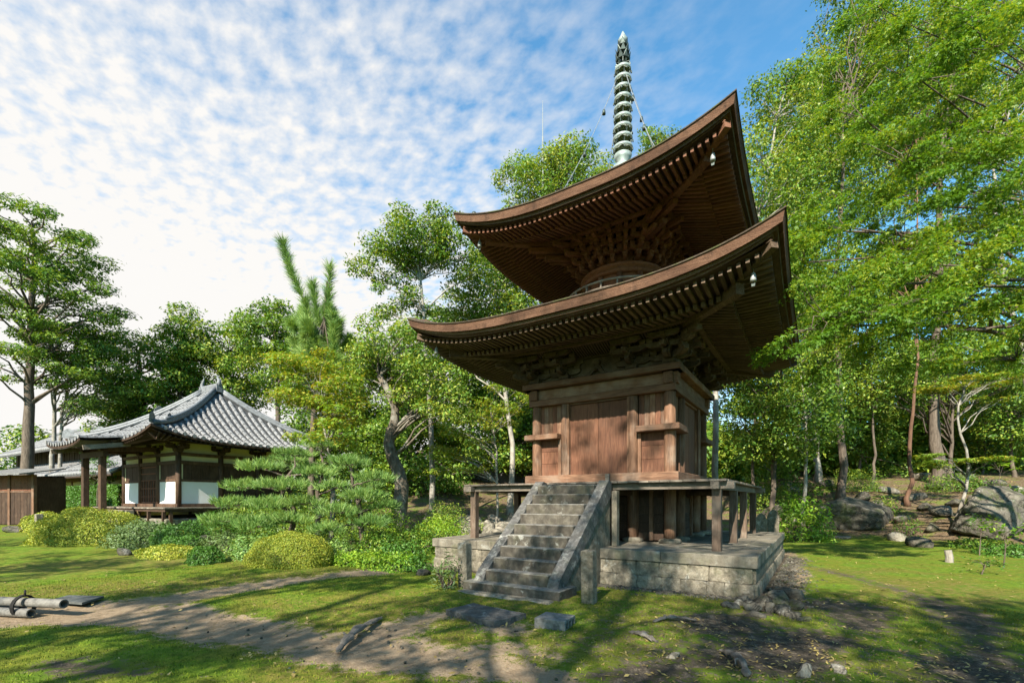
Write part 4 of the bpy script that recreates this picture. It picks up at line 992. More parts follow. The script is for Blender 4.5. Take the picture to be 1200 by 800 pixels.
lp(MB().tube([(L0, 3.8, za(505)+1.05), (7.0, 3.8, za(505)+1.05)], .22, 8), 'main_ridge', 'tile_ridge', mr, True)
lp(MB().poly([(7.05, 3.4, za(505)+.7), (7.05, 4.2, za(505)+.7), (7.05, 4.1, za(505)+1.5), (7.05, 3.8, za(505)+1.75), (7.05, 3.5, za(505)+1.5)], (.2, 0, 0)), 'ridge_end_tile', 'tile_ridge', mr, False, True)
lp(MB().tube([(7.0, -.25, za(527)+.1), (7.0, 3.8, za(505)+1.0)], .15, 8), 'verge_tiles', 'tile_ridge', mr, True)

# ------------------------------------------------------------------ wooden shed at the left edge
sx, sy = at(14, 23.5); sz = gz(sx, sy)
shed = empty('wooden_shed', (sx, sy, sz), HROT+.35, 'small brown boarded gate shed with pale lean-to roof beside the hedge', 'shed')
hs = zat(556, 23.5)-sz
for i in range(14): MB().cbox(-1.4+i*.2+.004, -1.2+i*.2-.004, -.03-.006*(i % 2), .03, .05, hs-.9, .004).build('board', M['wood_dk'], shed)
for x in (-1.45, -.1, 1.4): MB().cbox(x-.07, x+.07, -.08, .08, 0, hs, .01).build('post', M['wood_v'], shed)
MB().cbox(-1.4, 1.4, -.05, .05, hs-.9, hs-.8, .01).build('rail', M['wood_h'], shed)
for i in range(7): MB().cbox(-1.4+i*.4+.004, -1.0+i*.4-.004, -.02, .02, hs-.8, hs-.02, .004).build('panel', M['wood_red'], shed)
for i in range(8): MB().hexa([(-1.75+i*.45, -.9, hs-.06), (-1.31+i*.45, -.9, hs-.06), (-1.31+i*.45, 1.1, hs+.32), (-1.75+i*.45, 1.1, hs+.32), (-1.75+i*.45, -.9, hs+.0), (-1.31+i*.45, -.9, hs), (-1.31+i*.45, 1.1, hs+.38), (-1.75+i*.45, 1.1, hs+.38)]).build('roof_sheet', M['concrete'], shed)
for y in (0.04, 1.4):
    MB().box(-1.38, -1.30, y, 1.45, 0, hs-.1).build('side_wall', M['wood_dk'], shed) if y < 1 else None
MB().box(1.26, 1.34, .06, 1.45, 0, hs-.1).build('side_wall', M['wood_dk'], shed)
MB().box(-1.3, 1.26, 1.38, 1.45, 0, hs).build('back_wall', M['wood_dk'], shed)

# house glimpsed through the trees
gx_, gy_ = at(590, 41); g_z = gz(gx_, gy_)
gh = empty('hillside_house', (gx_, gy_, g_z), .4, 'grey house with dark window glimpsed through trees on the bank', 'house')
zt_ = lambda py: zat(py, 41)-g_z
MB().box(-4, 4, 0, 5, -2, zt_(525)).build('wall', M['concrete'], gh)
MB().poly([(-4.6, -.7, zt_(527)), (-4.6, 2.5, zt_(508)), (-4.6, 5.7, zt_(527))], (9.2, 0, 0)).build('roof', M['tile'], gh, fix=True)
for x in (-2.6, -.6, 1.4):
    w_ = MB().box(x, x+1.2, -.06, .0-.003, zt_(548), zt_(532)).build('window', M['wood_dk'], gh); MB().box(x+.1, x+1.1, -.08, -.061, zt_(547), zt_(533)).build('pane', M['slate'], w_)
# lightning rod behind the pagoda
rx_, ry_ = at(636, 30); lr = MB().tube([(rx_, ry_, gz(rx_, ry_)), (rx_, ry_, zat(160, 30))], [.07, .05], 6).tube([(rx_, ry_, zat(160, 30)), (rx_, ry_, zat(118, 30))], [.03, .012], 6).build('lightning_rod', M['bell'])
tag(lr, 'slim pale lightning rod rising above the trees behind the pagoda', 'rod')
# ------------------------------------------------------------------ foliage builders
def unit(a): return a/np.maximum(np.linalg.norm(a, axis=1, keepdims=True), 1e-9)
def leaf_arrays(P, N, size, aspect, kind='diamond', hang=0.15):
    n = len(P); N = unit(N); t = unit(np.cross(N, RNG.normal(size=(n, 3)))); b = np.cross(N, t)
    s = (size*RNG.uniform(.6, 1.3, n))[:, None]; dn = np.array([0, 0, -1.0])
    if kind == 'diamond':
        V = np.stack([P-t*s*.5, P+b*s*aspect*.5+N*s*.06, P+t*s*.5+dn*s*hang, P-b*s*aspect*.5+N*s*.06], 1).reshape(-1, 3)
        F = np.arange(4*n).reshape(n, 4); return V, F
    if kind == 'maple':       # three spread lobes
        vs = []; 
        for a in (-.95, 0, .95):
            d = t*math.cos(a)+b*math.sin(a); e = -t*math.sin(a)+b*math.cos(a); L = .62 if a else .75
            vs += [P-t*s*.12, P+d*s*L*.45+e*s*.13, P+d*s*L+dn*s*hang, P+d*s*L*.45-e*s*.13]
        V = np.stack(vs, 1).reshape(-1, 3); F = np.arange(12*n).reshape(3*n, 4); return V, F
    if kind == 'blade':       # needle: thin triangle-like quad along N
        w = s*aspect*.5; V = np.stack([P-b*w, P+b*w, P+N*s+b*w*.2, P+N*s-b*w*.2], 1).reshape(-1, 3); return V, np.arange(4*n).reshape(n, 4)
def sph(n): return unit(RNG.normal(size=(n, 3)))
def clump_leaves(C, rc, flat, n, size, aspect, kind, upness=.8, shell=.45, tilt=None):
    """leaves through a set of clumps. C (m,3), rc (m,), n leaves per clump of radius 1"""
    Ps = []; Ns = []
    for c, r in zip(C, rc):
        k = max(8, int(n*r*r)); d = sph(k); rad = (shell+(1-shell)*RNG.random(k)**.6)*(1+.25*RNG.normal(size=k)*.6)
        # lumpy outline: a few random bulges
        bul = sph(5); rad *= .78+.32*np.max(np.clip(d@bul.T, 0, 1)**3, axis=1)
        P = d*rad[:, None]*r; P[:, 2] *= flat
        if tilt is not None: a_, b_ = tilt[0]*random.uniform(.3, 1.5), tilt[1]*random.uniform(.3, 1.5); P[:, 2] += P[:, 0]*a_+P[:, 1]*b_
        P += c
        Ns.append(d*.55+np.array([0, 0, upness])+RNG.normal(size=(k, 3))*.55); Ps.append(P)
    return leaf_arrays(np.concatenate(Ps), np.concatenate(Ns), size, aspect, kind)
def ellip_clumps(c, r, m, rc, lo=.35):
    """m clump centres through an ellipsoid, kept apart"""
    out = []; tries = 0; md = 1.25*(4.2*r[0]*r[1]*r[2]/max(m, 1))**(1/3)*.72
    while len(out) < m and tries < m*40:
        tries += 1; d = sph(1)[0]; rad = lo+(1-lo)*random.random()**.55; p_ = np.array([d[0]*r[0], d[1]*r[1], d[2]*r[2]])*rad
        if all(np.linalg.norm(p_-q_) > md for q_ in out) or tries > m*25: out.append(p_)
    C = np.array(out)+np.array(c); return C, rc*RNG.uniform(.7, 1.25, len(C))
def curve_pts(p0, p1, n, bow, wob, seed):
    p0 = Vector(p0); p1 = Vector(p1); L = (p1-p0).length; pts = []
    for i in range(n+1):
        t = i/n; p_ = p0.lerp(p1, t); p_.z += bow*L*math.sin(PI*t)
        if 0 < i < n or wob > 0 and i == n:
            p_ += Vector((mnoise.noise((seed, t*3, .3)), mnoise.noise((seed+9, t*3, .7)), .5*mnoise.noise((seed+5, t*3, .1))))*wob*L*math.sin(PI*min(t, .999))
        pts.append(p_)
    return pts
def trunk_path(way, n=10, wob=.03, seed=1.0):
    way = [Vector(w) for w in way]; out = []
    segs = len(way)-1; per = max(2, n//segs)
    for i in range(segs):
        a, b = way[max(i-1, 0)], way[i]; c, d = way[i+1], way[min(i+2, segs)]
        for j in range(per+(i == segs-1)):
            t = j/per; out.append(.5*((2*b)+(c-a)*t+(2*a-5*b+4*c-d)*t*t+(3*b-a-3*c+d)*t**3))
    H_ = (out[-1]-out[0]).length
    for k, p_ in enumerate(out[1:], 1): p_ += Vector((mnoise.noise((seed*3.3, k*.7, 0)), mnoise.noise((seed*5.1, k*.7, 4)), 0))*wob*H_*.3
    return out
SEED = [0]
def make_tree(name, label, cat, way, r0, C, rc, leaf, bark, size, dens, aspect=.5, kind='diamond', flat=.65, upness=.8, group=None, r1=.25, lmin=.3, limb=.22, twigs=3, shell=.45, sides=9, tilt=None, every=1):
    SEED[0] += 1; sd = SEED[0]*1.37; base = Vector(way[0])
    root = empty(name, base, 0, label, cat, group)
    tp = trunk_path(way, 14, .035, sd); m = len(tp)
    rad = [r0*(1-(1-r1)*(i/(m-1))**.85)*(1+.5*max(0, 1-i*1.4)) for i in range(m)]
    mb = MB(); mb.tube([p_-base for p_ in tp], rad, sides)
    prim = [Vector(q_) for q_ in C[::every]]
    for ci, (c, r) in enumerate(zip(C, rc)):
        c = Vector(c); best = None
        if ci % every:            # twig from the nearest main limb's end
            near = min(prim, key=lambda q_: (q_-c).length+max(0, q_.z-c.z)*.5); mb.tube([p_-base for p_ in curve_pts(near, c, 4, .05, .22, sd+ci)], [.012, .010, .008, .006, .003], 4, False); continue
        for i, p_ in enumerate(tp):
            if i < lmin*(m-1): continue
            hd = (Vector((c.x, c.y))-Vector((p_.x, p_.y))).length; cost = abs(p_.z-(c.z-.55*hd-.1))+.15*hd
            if best is None or cost < best[0]: best = (cost, i)
        i = best[1]; p0 = tp[i]; L = (c-p0).length
        rr = min(rad[i]*.6, limb*r0*.55+.012*L)
        pts = curve_pts(p0, c, 6, .10, .16, sd+c.x*3.1+c.z); mb.tube([p_-base for p_ in pts], [rr*(1-.82*k/6) for k in range(7)], 5, False)
        for t in range(twigs):
            d = Vector(sph(1)[0]); d.z = abs(d.z)*.4-.1; e = pts[4+t % 3]; q_ = e+Vector((d.x, d.y, d.z*flat))*r*.95
            mb.tube([p_-base for p_ in curve_pts(e, q_, 3, .08, .15, sd+t)], [rr*.28, rr*.2, rr*.14, rr*.06+.002], 4, False)
    mb.build('trunk', M[bark], root, smooth=True)
    V, F = clump_leaves(np.asarray(C), rc, flat, dens, size, aspect, kind, upness, shell, tilt)
    inst(np_mesh('crown', V-np.array(base), F, M[leaf]), 'crown', root)
    return root
def E_(px, py, D, rx, rz, m, rc, lo=.35):       # clumps in an ellipsoid centred on a sight line at depth D
    x, y = at(px, D); return ellip_clumps((x, y, zat(py, D)), (rx, rx, rz), m, rc, lo)
def J_(*a): return np.concatenate([q[0] for q in a]), np.concatenate([q[1] for q in a])
def W_(D, *pp):                                  # trunk way points: first is the column of the foot
    x, y = at(pp[0], D); out = [(x, y, gz(x, y)-.15)]
    for (px, py, *dd) in pp[1:]:
        d = D+(dd[0] if dd else 0); x, y = at(px, d); out.append((x, y, zat(py, d)))
    return out

# ------------------------------------------------------------------ trees, left side
C, rc = J_(E_(38, 285, 30, 3.6, 2.4, 30, .95), E_(48, 350, 30, 4.2, 2.6, 42, .95), E_(42, 420, 30, 3.6, 1.6, 18, .9))
make_tree('cypress_tree', 'very tall cypress with broad feathery crown towering over the small shed', 'tree', W_(30, 32, (33, 500), (36, 400), (40, 270)), .40, C, rc, 'lf_hinoki', 'bark', .22, 360, .42, flat=.42, lmin=.4, upness=1.1)
C, rc = J_(E_(100, 440, 32, 2.6, 2.4, 18, 1.1), E_(80, 400, 32, 2.4, 1.8, 9, 1.1))
make_tree('cypress_tree', 'slender cypress with twin-looking pale stem between the big cypress and the porch', 'tree', W_(32, 60, (63, 500), (70, 380)), .20, C, rc, 'lf_hinoki', 'bark_grey', .22, 300, .45, flat=.45, lmin=.45)
C, rc = J_(E_(125, 455, 33, 1.7, 1.6, 9, .9), E_(120, 410, 33, 1.6, 1.4, 7, .9))
make_tree('cypress_tree', 'thin straight cypress close behind the porch posts of the tiled hall', 'tree', W_(33, 70, (72, 500), (90, 400)), .17, C, rc, 'lf_hinoki', 'bark_grey', .22, 300, .45, flat=.45, lmin=.5)
C, rc = J_(E_(165, 445, 38, 3.8, 3.4, 36, 1.15), E_(150, 495, 38, 3.4, 2.2, 14, 1.1))
make_tree('broadleaf_tree', 'dense dark green tree behind the porch roof of the tiled hall', 'tree', W_(38, 160, (160, 480), (165, 400)), .3, C, rc, 'lf_mid', 'bark', .24, 300, .5)
C, rc = J_(E_(214, 405, 37, 2.0, 2.8, 16, 1.15), E_(205, 470, 37, 3.6, 2.4, 18, 1.3))
make_tree('broadleaf_tree', 'pointed light green tree rising behind the ridge of the tiled hall', 'tree', W_(37, 214, (212, 480), (214, 375)), .25, C, rc, 'lf_mid', 'bark', .25, 300, .5)
C, rc = J_(E_(265, 445, 40, 4.0, 3.0, 26, 1.4), E_(280, 400, 40, 2.2, 1.6, 6, 1.2))
make_tree('broadleaf_tree', 'loose yellow-green tree just right of the roof finials', 'tree', W_(40, 262, (262, 480), (268, 410)), .28, C, rc, 'lf_light', 'bark', .26, 280, .5)
C, rc = J_(E_(320, 390, 36, 2.0, 2.2, 18, 1.15), E_(345, 430, 36, 2.6, 2.2, 14, 1.2))
make_tree('evergreen_tree', 'round-topped dark evergreen behind the long-needled pine', 'tree', W_(36, 325, (325, 470), (320, 365)), .28, C, rc, 'lf_deep', 'bark', .24, 320, .5)
C, rc = J_(E_(385, 480, 31, 2.8, 3.4, 26, 1.25), E_(420, 530, 28, 2.6, 2.0, 14, 1.1))
make_tree('evergreen_tree', 'dark evergreen filling the gap behind the yellowing maple', 'tree', W_(31, 390, (388, 520), (385, 450)), .25, C, rc, 'lf_deep', 'bark', .22, 320, .5)
C, rc = J_(E_(115, 552, 27, .9, .7, 8, .55), E_(118, 535, 27, .7, .4, 4, .5))
make_tree('garden_tree', 'small airy pruned tree showing between the porch posts', 'tree', W_(27, 114, (115, 565), (117, 540)), .07, C, rc, 'lf_hedge', 'bark', .13, 260, .5, flat=.4)
# yellowing maple by the hall
C, rc = J_(E_(372, 450, 17, 1.3, 1.25, 18, .6), E_(400, 475, 16.5, 1.0, .9, 9, .6), E_(345, 425, 17.5, .9, .7, 7, .6), E_(380, 510, 16.5, 1.2, .6, 8, .5), E_(330, 465, 17.5, .6, .4, 4, .45))
make_tree('maple_tree', 'yellowing maple with orange tints overhanging the corner of the tiled hall', 'maple', W_(17, 388, (390, 560), (386, 530), (372, 470)), .11, C, rc, 'lf_ymaple', 'bark_grey', .13, 620, .6, 'maple', .35, upness=1.2)
# old gnarled tree
C, rc = J_(E_(470, 410, 19.5, 1.7, 1.3, 18, .75), E_(500, 450, 19, 1.4, 1.0, 12, .7), E_(430, 430, 19.5, 1.0, 1.0, 8, .7), E_(525, 475, 18.5, 1.0, .6, 6, .6))
make_tree('old_tree', 'gnarled old tree with thick twisted hollow trunk and light green leaves', 'tree', W_(19, 462, (470, 570), (456, 520), (464, 480), (445, 440)), .36, C, rc, 'lf_light', 'bark_old', .13, 780, .55, r1=.32, limb=.13)
# tall slender tree
C, rc = J_(E_(490, 285, 24, 1.9, 1.5, 16, .85), E_(455, 310, 24, 1.5, 1.0, 8, .75), E_(470, 355, 24, 1.8, .8, 8, .7), E_(540, 300, 24, 1.5, 1.1, 9, .8), E_(515, 265, 24, 1.0, .7, 4, .7))
make_tree('slender_tree', 'tall slim straight tree whose small crown starts above the lower roof line', 'tree', W_(24, 507, (505, 500), (498, 400), (490, 270)), .17, C, rc, 'lf_mid', 'bark_grey', .16, 620, .5, lmin=.55, flat=.6)
C, rc = J_(E_(575, 345, 28, 2.4, 2.4, 24, 1.0), E_(610, 320, 28, 2.0, 2.0, 14, 1.0), E_(545, 395, 28, 2.2, 1.8, 14, .9), E_(600, 400, 27, 2.4, 1.4, 14, .9))
make_tree('broadleaf_tree', 'pale green airy tree with white-barked stem left of the pagoda wall', 'tree', W_(27, 598, (600, 520), (585, 420), (580, 330)), .2, C, rc, 'lf_light', 'bark_pale', .18, 520, .5, lmin=.35)
C, rc = J_(E_(560, 500, 23, 1.8, 1.1, 12, .7), E_(600, 470, 22, 1.6, .8, 10, .65), E_(530, 540, 23, 1.5, .8, 8, .65))
make_tree('maple_tree', 'bright yellow-green young maple with thin stems beside the pagoda body', 'maple', W_(23, 583, (582, 540), (575, 480)), .08, C, rc, 'lf_ymaple', 'bark_pale', .14, 420, .6, 'maple', .35, upness=1.2)
C, rc = J_(E_(625, 215, 31, 2.0, 1.7, 18, 1.0), E_(680, 205, 31, 2.0, 1.6, 18, 1.0), E_(650, 260, 31, 2.6, 1.5, 14, 1.0), E_(655, 185, 31, .9, .6, 4, .8))
make_tree('broadleaf_tree', 'sunlit yellow-green treetop showing above the lower roof behind the spire side', 'tree', W_(31, 650, (650, 450), (655, 300), (655, 190)), .35, C, rc, 'lf_light', 'bark', .19, 360, .5, lmin=.6)
C, rc = J_(E_(770, 165, 33, 1.0, .8, 5, .8), E_(720, 260, 33, 3.0, 3.0, 10, 1.2), E_(780, 200, 33, 1.2, 1.0, 4, .9))
make_tree('broadleaf_tree', 'tree almost hidden behind the upper roof, its tip beside the spire chains', 'tree', W_(33, 760, (760, 400), (768, 165)), .3, C, rc, 'lf_light', 'bark', .2, 320, .5, lmin=.6)
C, rc = J_(E_(450, 470, 34, 3.4, 4.5, 30, 1.5), E_(520, 420, 36, 3.4, 3.5, 22, 1.5), E_(480, 560, 30, 3.2, 2.0, 14, 1.3))
make_tree('evergreen_tree', 'big shaded evergreen at the back between gnarled tree and slim tree', 'tree', W_(35, 480, (480, 520), (480, 400)), .35, C, rc, 'lf_deep', 'bark', .25, 260, .5)
C, rc = J_(E_(590, 520, 33, 3.0, 2.6, 14, 1.3), E_(640, 450, 36, 4.5, 4.5, 22, 1.6))
make_tree('evergreen_tree', 'shaded evergreen on the bank behind the left veranda', 'tree', W_(36, 640, (640, 500), (640, 400)), .3, C, rc, 'lf_mid', 'bark', .25, 240, .5)

# ------------------------------------------------------------------ trees on the wooded bank, right side
C, rc = J_(E_(905, 230, 21, 1.9, 2.4, 22, .95), E_(880, 330, 20, 1.6, 2.2, 18, .85), E_(925, 130, 22, 1.5, 1.5, 14, .85), E_(940, 90, 22, .9, .9, 6, .75), E_(890, 400, 19, 1.2, 1.0, 8, .75), E_(880, 180, 22, .9, .8, 5, .7), E_(890, 110, 22, .6, .5, 3, .6))
make_tree('oak_tree', 'tall light green oak with pale straight stem just behind the pagoda corner', 'tree', W_(18, 840, (838, 500), (850, 380, 1), (890, 250, 3), (920, 100, 4)), .14, C, rc, 'lf_light', 'bark_grey', .15, 420, .5, lmin=.35)
C, rc = J_(E_(960, 200, 25, 2.4, 3.0, 26, 1.1), E_(1010, 80, 26, 2.6, 3.0, 26, 1.15), E_(985, 320, 24, 2.2, 2.2, 16, 1.0), E_(1010, -20, 26, 2.2, 1.6, 10, 1.1))
make_tree('oak_tree', 'oak with forked dark double stem on the bank behind the big boulder', 'tree', W_(24, 985, (985, 480), (978, 350), (990, 150)), .22, C, rc, 'lf_mid', 'bark', .17, 340, .5, lmin=.4)
C, rc = J_(E_(1060, 180, 28, 3.2, 3.2, 28, 1.3), E_(1080, 30, 28, 3.4, 3.0, 24, 1.3), E_(1050, 320, 27, 2.6, 2.0, 14, 1.1))
make_tree('red_pine_tree', 'straight tree with reddish bark standing behind the boulder and fern clump', 'tree', W_(22, 1065, (1067, 520), (1073, 420), (1075, 200, 4)), .11, C, rc, 'lf_light', 'bark_red', .18, 330, .5, lmin=.55)
C, rc = J_(E_(1120, 120, 29, 3.6, 3.6, 30, 1.4), E_(1140, 300, 28, 3.0, 2.4, 18, 1.2), E_(1170, 0, 29, 3.0, 2.4, 14, 1.3))
make_tree('big_forest_tree', 'massive dark forest tree with flared root base on the bank', 'tree', W_(26, 1100, (1098, 540), (1096, 420), (1105, 150)), .42, C, rc, 'lf_mid', 'bark', .19, 300, .5, lmin=.5)
C, rc = J_(E_(1190, 200, 25, 2.8, 2.8, 20, 1.2), E_(1240, 100, 25, 3.0, 3.0, 20, 1.2))
make_tree('oak_tree', 'leaning pale-barked oak at the edge of the bank above the long boulder', 'tree', W_(20, 1225, (1200, 420), (1172, 310), (1165, 200, 3)), .16, C, rc, 'lf_light', 'bark_pale', .17, 330, .5, lmin=.5)
for (px, D, top, lab, rr, bk) in ((1022, 26, 380, 'thin pole-like tree on the bank left of the red-barked stem', .10, 'bark'), (940, 22, 440, 'young tree with very pale lower stem rising from the glossy shrub', .10, 'bark_pale'), (1190, 27, 420, 'plain brown-stemmed tree at the right end of the bank', .13, 'bark'), (1140, 31, 420, 'small shaded tree deep in the wood behind the massive forest tree', .12, 'bark'), (965, 33, 430, 'dark-stemmed tree deep in the wood left of the forked oak', .13, 'bark'), (1045, 34, 420, 'shaded slim tree deep in the wood behind the red-barked stem', .11, 'bark')):
    C, rc = J_(E_(px+random.uniform(-8, 8), top+60, D, D*.075, D*.07, 14, .8+D*.012), E_(px+random.uniform(-25, 25), top+20, D+1, D*.06, D*.05, 8, .9))
    make_tree('understorey_tree', lab, 'tree', W_(D, px, (px+random.uniform(-6, 6), 520), (px+random.uniform(-8, 8), top)), rr, C, rc, random.choice(['lf_mid', 'lf_deep']), bk, .17, 300, .5, lmin=.4, group='understorey trees on the wooded bank')
for (px, py, D, m_, lf, lab) in ((880, 480, 24, 14, 'lf_mid', 'leafy evergreen bush-like tree seen just right of the pagoda wall'), (905, 530, 27, 12, 'lf_deep', 'low dark tree behind the veranda posts on the bank'), (1005, 500, 30, 16, 'lf_deep', 'low dark tree in the wood above the boulder'), (1150, 505, 30, 16, 'lf_mid', 'low green tree in the wood above the long boulder'), (1085, 470, 33, 16, 'lf_mid', 'low tree in the wood behind the massive trunk'), (1215, 470, 26, 14, 'lf_deep', 'low dark tree at the right border of the wood')):
    C, rc = J_(E_(px, py, D, 2.3, 1.9, m_, 1.0), E_(px+20, py+45, D, 1.8, .9, 6, .8))
    make_tree('understorey_tree', lab, 'tree', W_(D, px, (px+4, py+20), (px, py-30)), .1, C, rc, lf, 'bark', .17, 300, .5, lmin=.3, group='understorey trees on the wooded bank')
C, rc = J_(E_(885, 440, 23, 1.8, 1.9, 20, .85), E_(920, 350, 24, 2.0, 2.2, 24, .9), E_(950, 440, 24, 1.8, 1.8, 16, .85), E_(900, 510, 23, 1.6, 1.0, 10, .8))
make_tree('oak_tree', 'leafy mid-green oak filling the gap between pagoda eave and bank', 'tree', W_(23.5, 905, (908, 520), (915, 420), (920, 330)), .14, C, rc, 'lf_mid', 'bark', .15, 420, .5, lmin=.3)
C, rc = J_(E_(960, 150, 30, 3.0, 3.4, 28, 1.2), E_(930, 260, 30, 2.8, 3.0, 24, 1.15), E_(990, 400, 29, 2.8, 2.8, 20, 1.1))
make_tree('oak_tree', 'tall pale green oak deep in the wood behind the pagoda corner', 'tree', W_(30, 958, (956, 480), (955, 300), (958, 130)), .22, C, rc, 'lf_light', 'bark_grey', .18, 380, .5, lmin=.35)
C, rc = J_(E_(1040, 440, 26, 2.4, 1.8, 20, .95), E_(1120, 430, 27, 2.6, 1.8, 20, 1.0), E_(1190, 420, 25, 2.4, 1.8, 18, .95))
make_tree('understorey_tree', 'wide shaded tree spreading under the maple sprays on the bank', 'tree', W_(27, 1112, (1115, 520), (1118, 430)), .15, C, rc, 'lf_deep', 'bark', .15, 360, .5, lmin=.3, group='understorey trees on the wooded bank')
# young yellow maple with crooked pale stem
C, rc = J_(E_(1140, 447, 18.5, 1.3, .25, 12, .5), E_(1110, 455, 18.5, .7, .2, 4, .45), E_(1120, 540, 18.0, 1.1, .2, 8, .45), E_(1090, 532, 18.5, .6, .15, 3, .4), E_(1165, 465, 18.5, .6, .2, 3, .4))
make_tree('maple_tree', 'young crooked pale-stemmed maple with flat yellow-green sprays on the bank edge', 'maple', W_(18.3, 1114, (1128, 585), (1135, 545), (1122, 490), (1130, 455)), .075, C, rc, 'lf_ymaple', 'bark_grey', .13, 620, .6, 'maple', .16, upness=1.6, r1=.35)
# big near maples overhanging from the right
def sprays(cells, rr, m_):
    Cs = []; rs = []
    for (px, py, D, n_) in cells:
        for i in range(n_):
            d = D+random.uniform(-1.3, 1.6); x, y = at(px+random.uniform(-46, 46), d); Cs.append((x, y, zat(py+random.uniform(-40, 40), d))); rs.append(rr*random.uniform(.6, 1.3))
    return np.array(Cs), np.array(rs)
near_cells = [(1000, 130, 11.5, 5), (1080, 90, 11, 9), (1160, 60, 10.5, 10), (1020, 200, 11.3, 8), (1100, 180, 10.5, 10), (1180, 160, 10, 10), (985, 270, 11, 8), (1060, 270, 10.4, 10), (1140, 250, 9.8, 10), (1200, 240, 9.3, 7), (965, 335, 10.6, 6), (1030, 340, 9.8, 10), (1110, 330, 9.2, 10), (1180, 330, 9.2, 8), (1000, 395, 9.8, 7), (1060, 400, 9.5, 7), (1130, 395, 9.2, 5), (940, 375, 10, 4), (1060, 20, 11.5, 7), (1140, -10, 11, 8), (1200, 20, 10.3, 7), (950, 300, 11, 4), (1190, 400, 9.2, 4), (1000, 60, 12, 3)]
C, rc = sprays([(a, b, c, int(n*1.9)) for a, b, c, n in near_cells], .46, 0)
C2_, r2_ = sprays([(918, 398, 8.7, 2), (925, 312, 9.2, 1), (950, 410, 9.5, 3)], .34, 0); C2_[0] = (*at(914, 8.4), zat(400, 8.4)); C, rc = np.concatenate([C, C2_]), np.concatenate([rc, r2_])
mx0, my0 = at(1420, 10.5)
make_tree('maple_tree', 'large green maple spreading layered sprays in front of the wood', 'maple', [(mx0, my0, gz(mx0, my0)-.1), (mx0-.1, my0, 2.5), (mx0-.5, my0+.2, 5.0), (mx0-1.0, my0+.4, 8.0), (mx0-1.6, my0+.5, 11.0)], .19, C, rc, 'lf_maple', 'bark', .075, 1500, .6, 'maple', .42, upness=.9, lmin=.35, shell=.05, limb=.12, twigs=2, every=9, tilt=(.45*RT[0], .45*RT[1]))
# trees south of the path, behind the photographer: they dapple the foreground and the pagoda front
for (x, y, h, r_, m_, lab) in ((9.5, -18.0, 12.8, 3.8, 46, 'broad tree south of the path, nearest the moss bank'), (4.2, -20.5, 16.2, 3.4, 34, 'tall tree south of the path in line with the staircase'), (14.5, -14.5, 12.5, 3.8, 40, 'wide tree at the east end of the shading row'), (-1.8, -21.5, 12.5, 3.2, 20, 'loose-crowned tree at the west end of the shading row'), (-9.5, -21.0, 12.5, 3.2, 16, 'sparse tree south-west of the lawn'), (-16.0, -19.5, 11.5, 3.0, 15, 'sparse tree at the far south-west of the lawn'), (0.8, -25.0, 20.0, 3.2, 8, 'tallest shade tree standing behind the row'), (16, -5.5, 10.0, 3.0, 22, 'leafy tree east of the moss bank')):
    z0 = gz(x, y); C, rc = ellip_clumps((x, y, z0+h*.66), (r_, r_, h*.33), m_, 1.05)
    if 'staircase' in lab:        # unseen leaf clumps added along the sun rays to dapple the pagoda doors
        tx = [(fx+to_sun.x*24, -1.8+to_sun.y*24, fz+to_sun.z*24) for fx, fz in ((-1.5, 3.45), (-1.15, 2.7), (-.35, 3.15), (-.15, 2.55), (.55, 3.3), (.5, 2.5), (1.35, 2.65))]; C = np.concatenate([C, np.array(tx)+RNG.normal(size=(7, 3))*.12]); rc = np.concatenate([rc, RNG.uniform(.34, .5, 7)])
    make_tree('broadleaf_tree', lab, 'tree', [(x, y, z0-.1), (x+.2, y, z0+h*.4), (x, y+.3, z0+h*.9)], .28, C, rc, 'lf_mid', 'bark', .2, 230, .55, lmin=.35, group='shade trees south of the path')

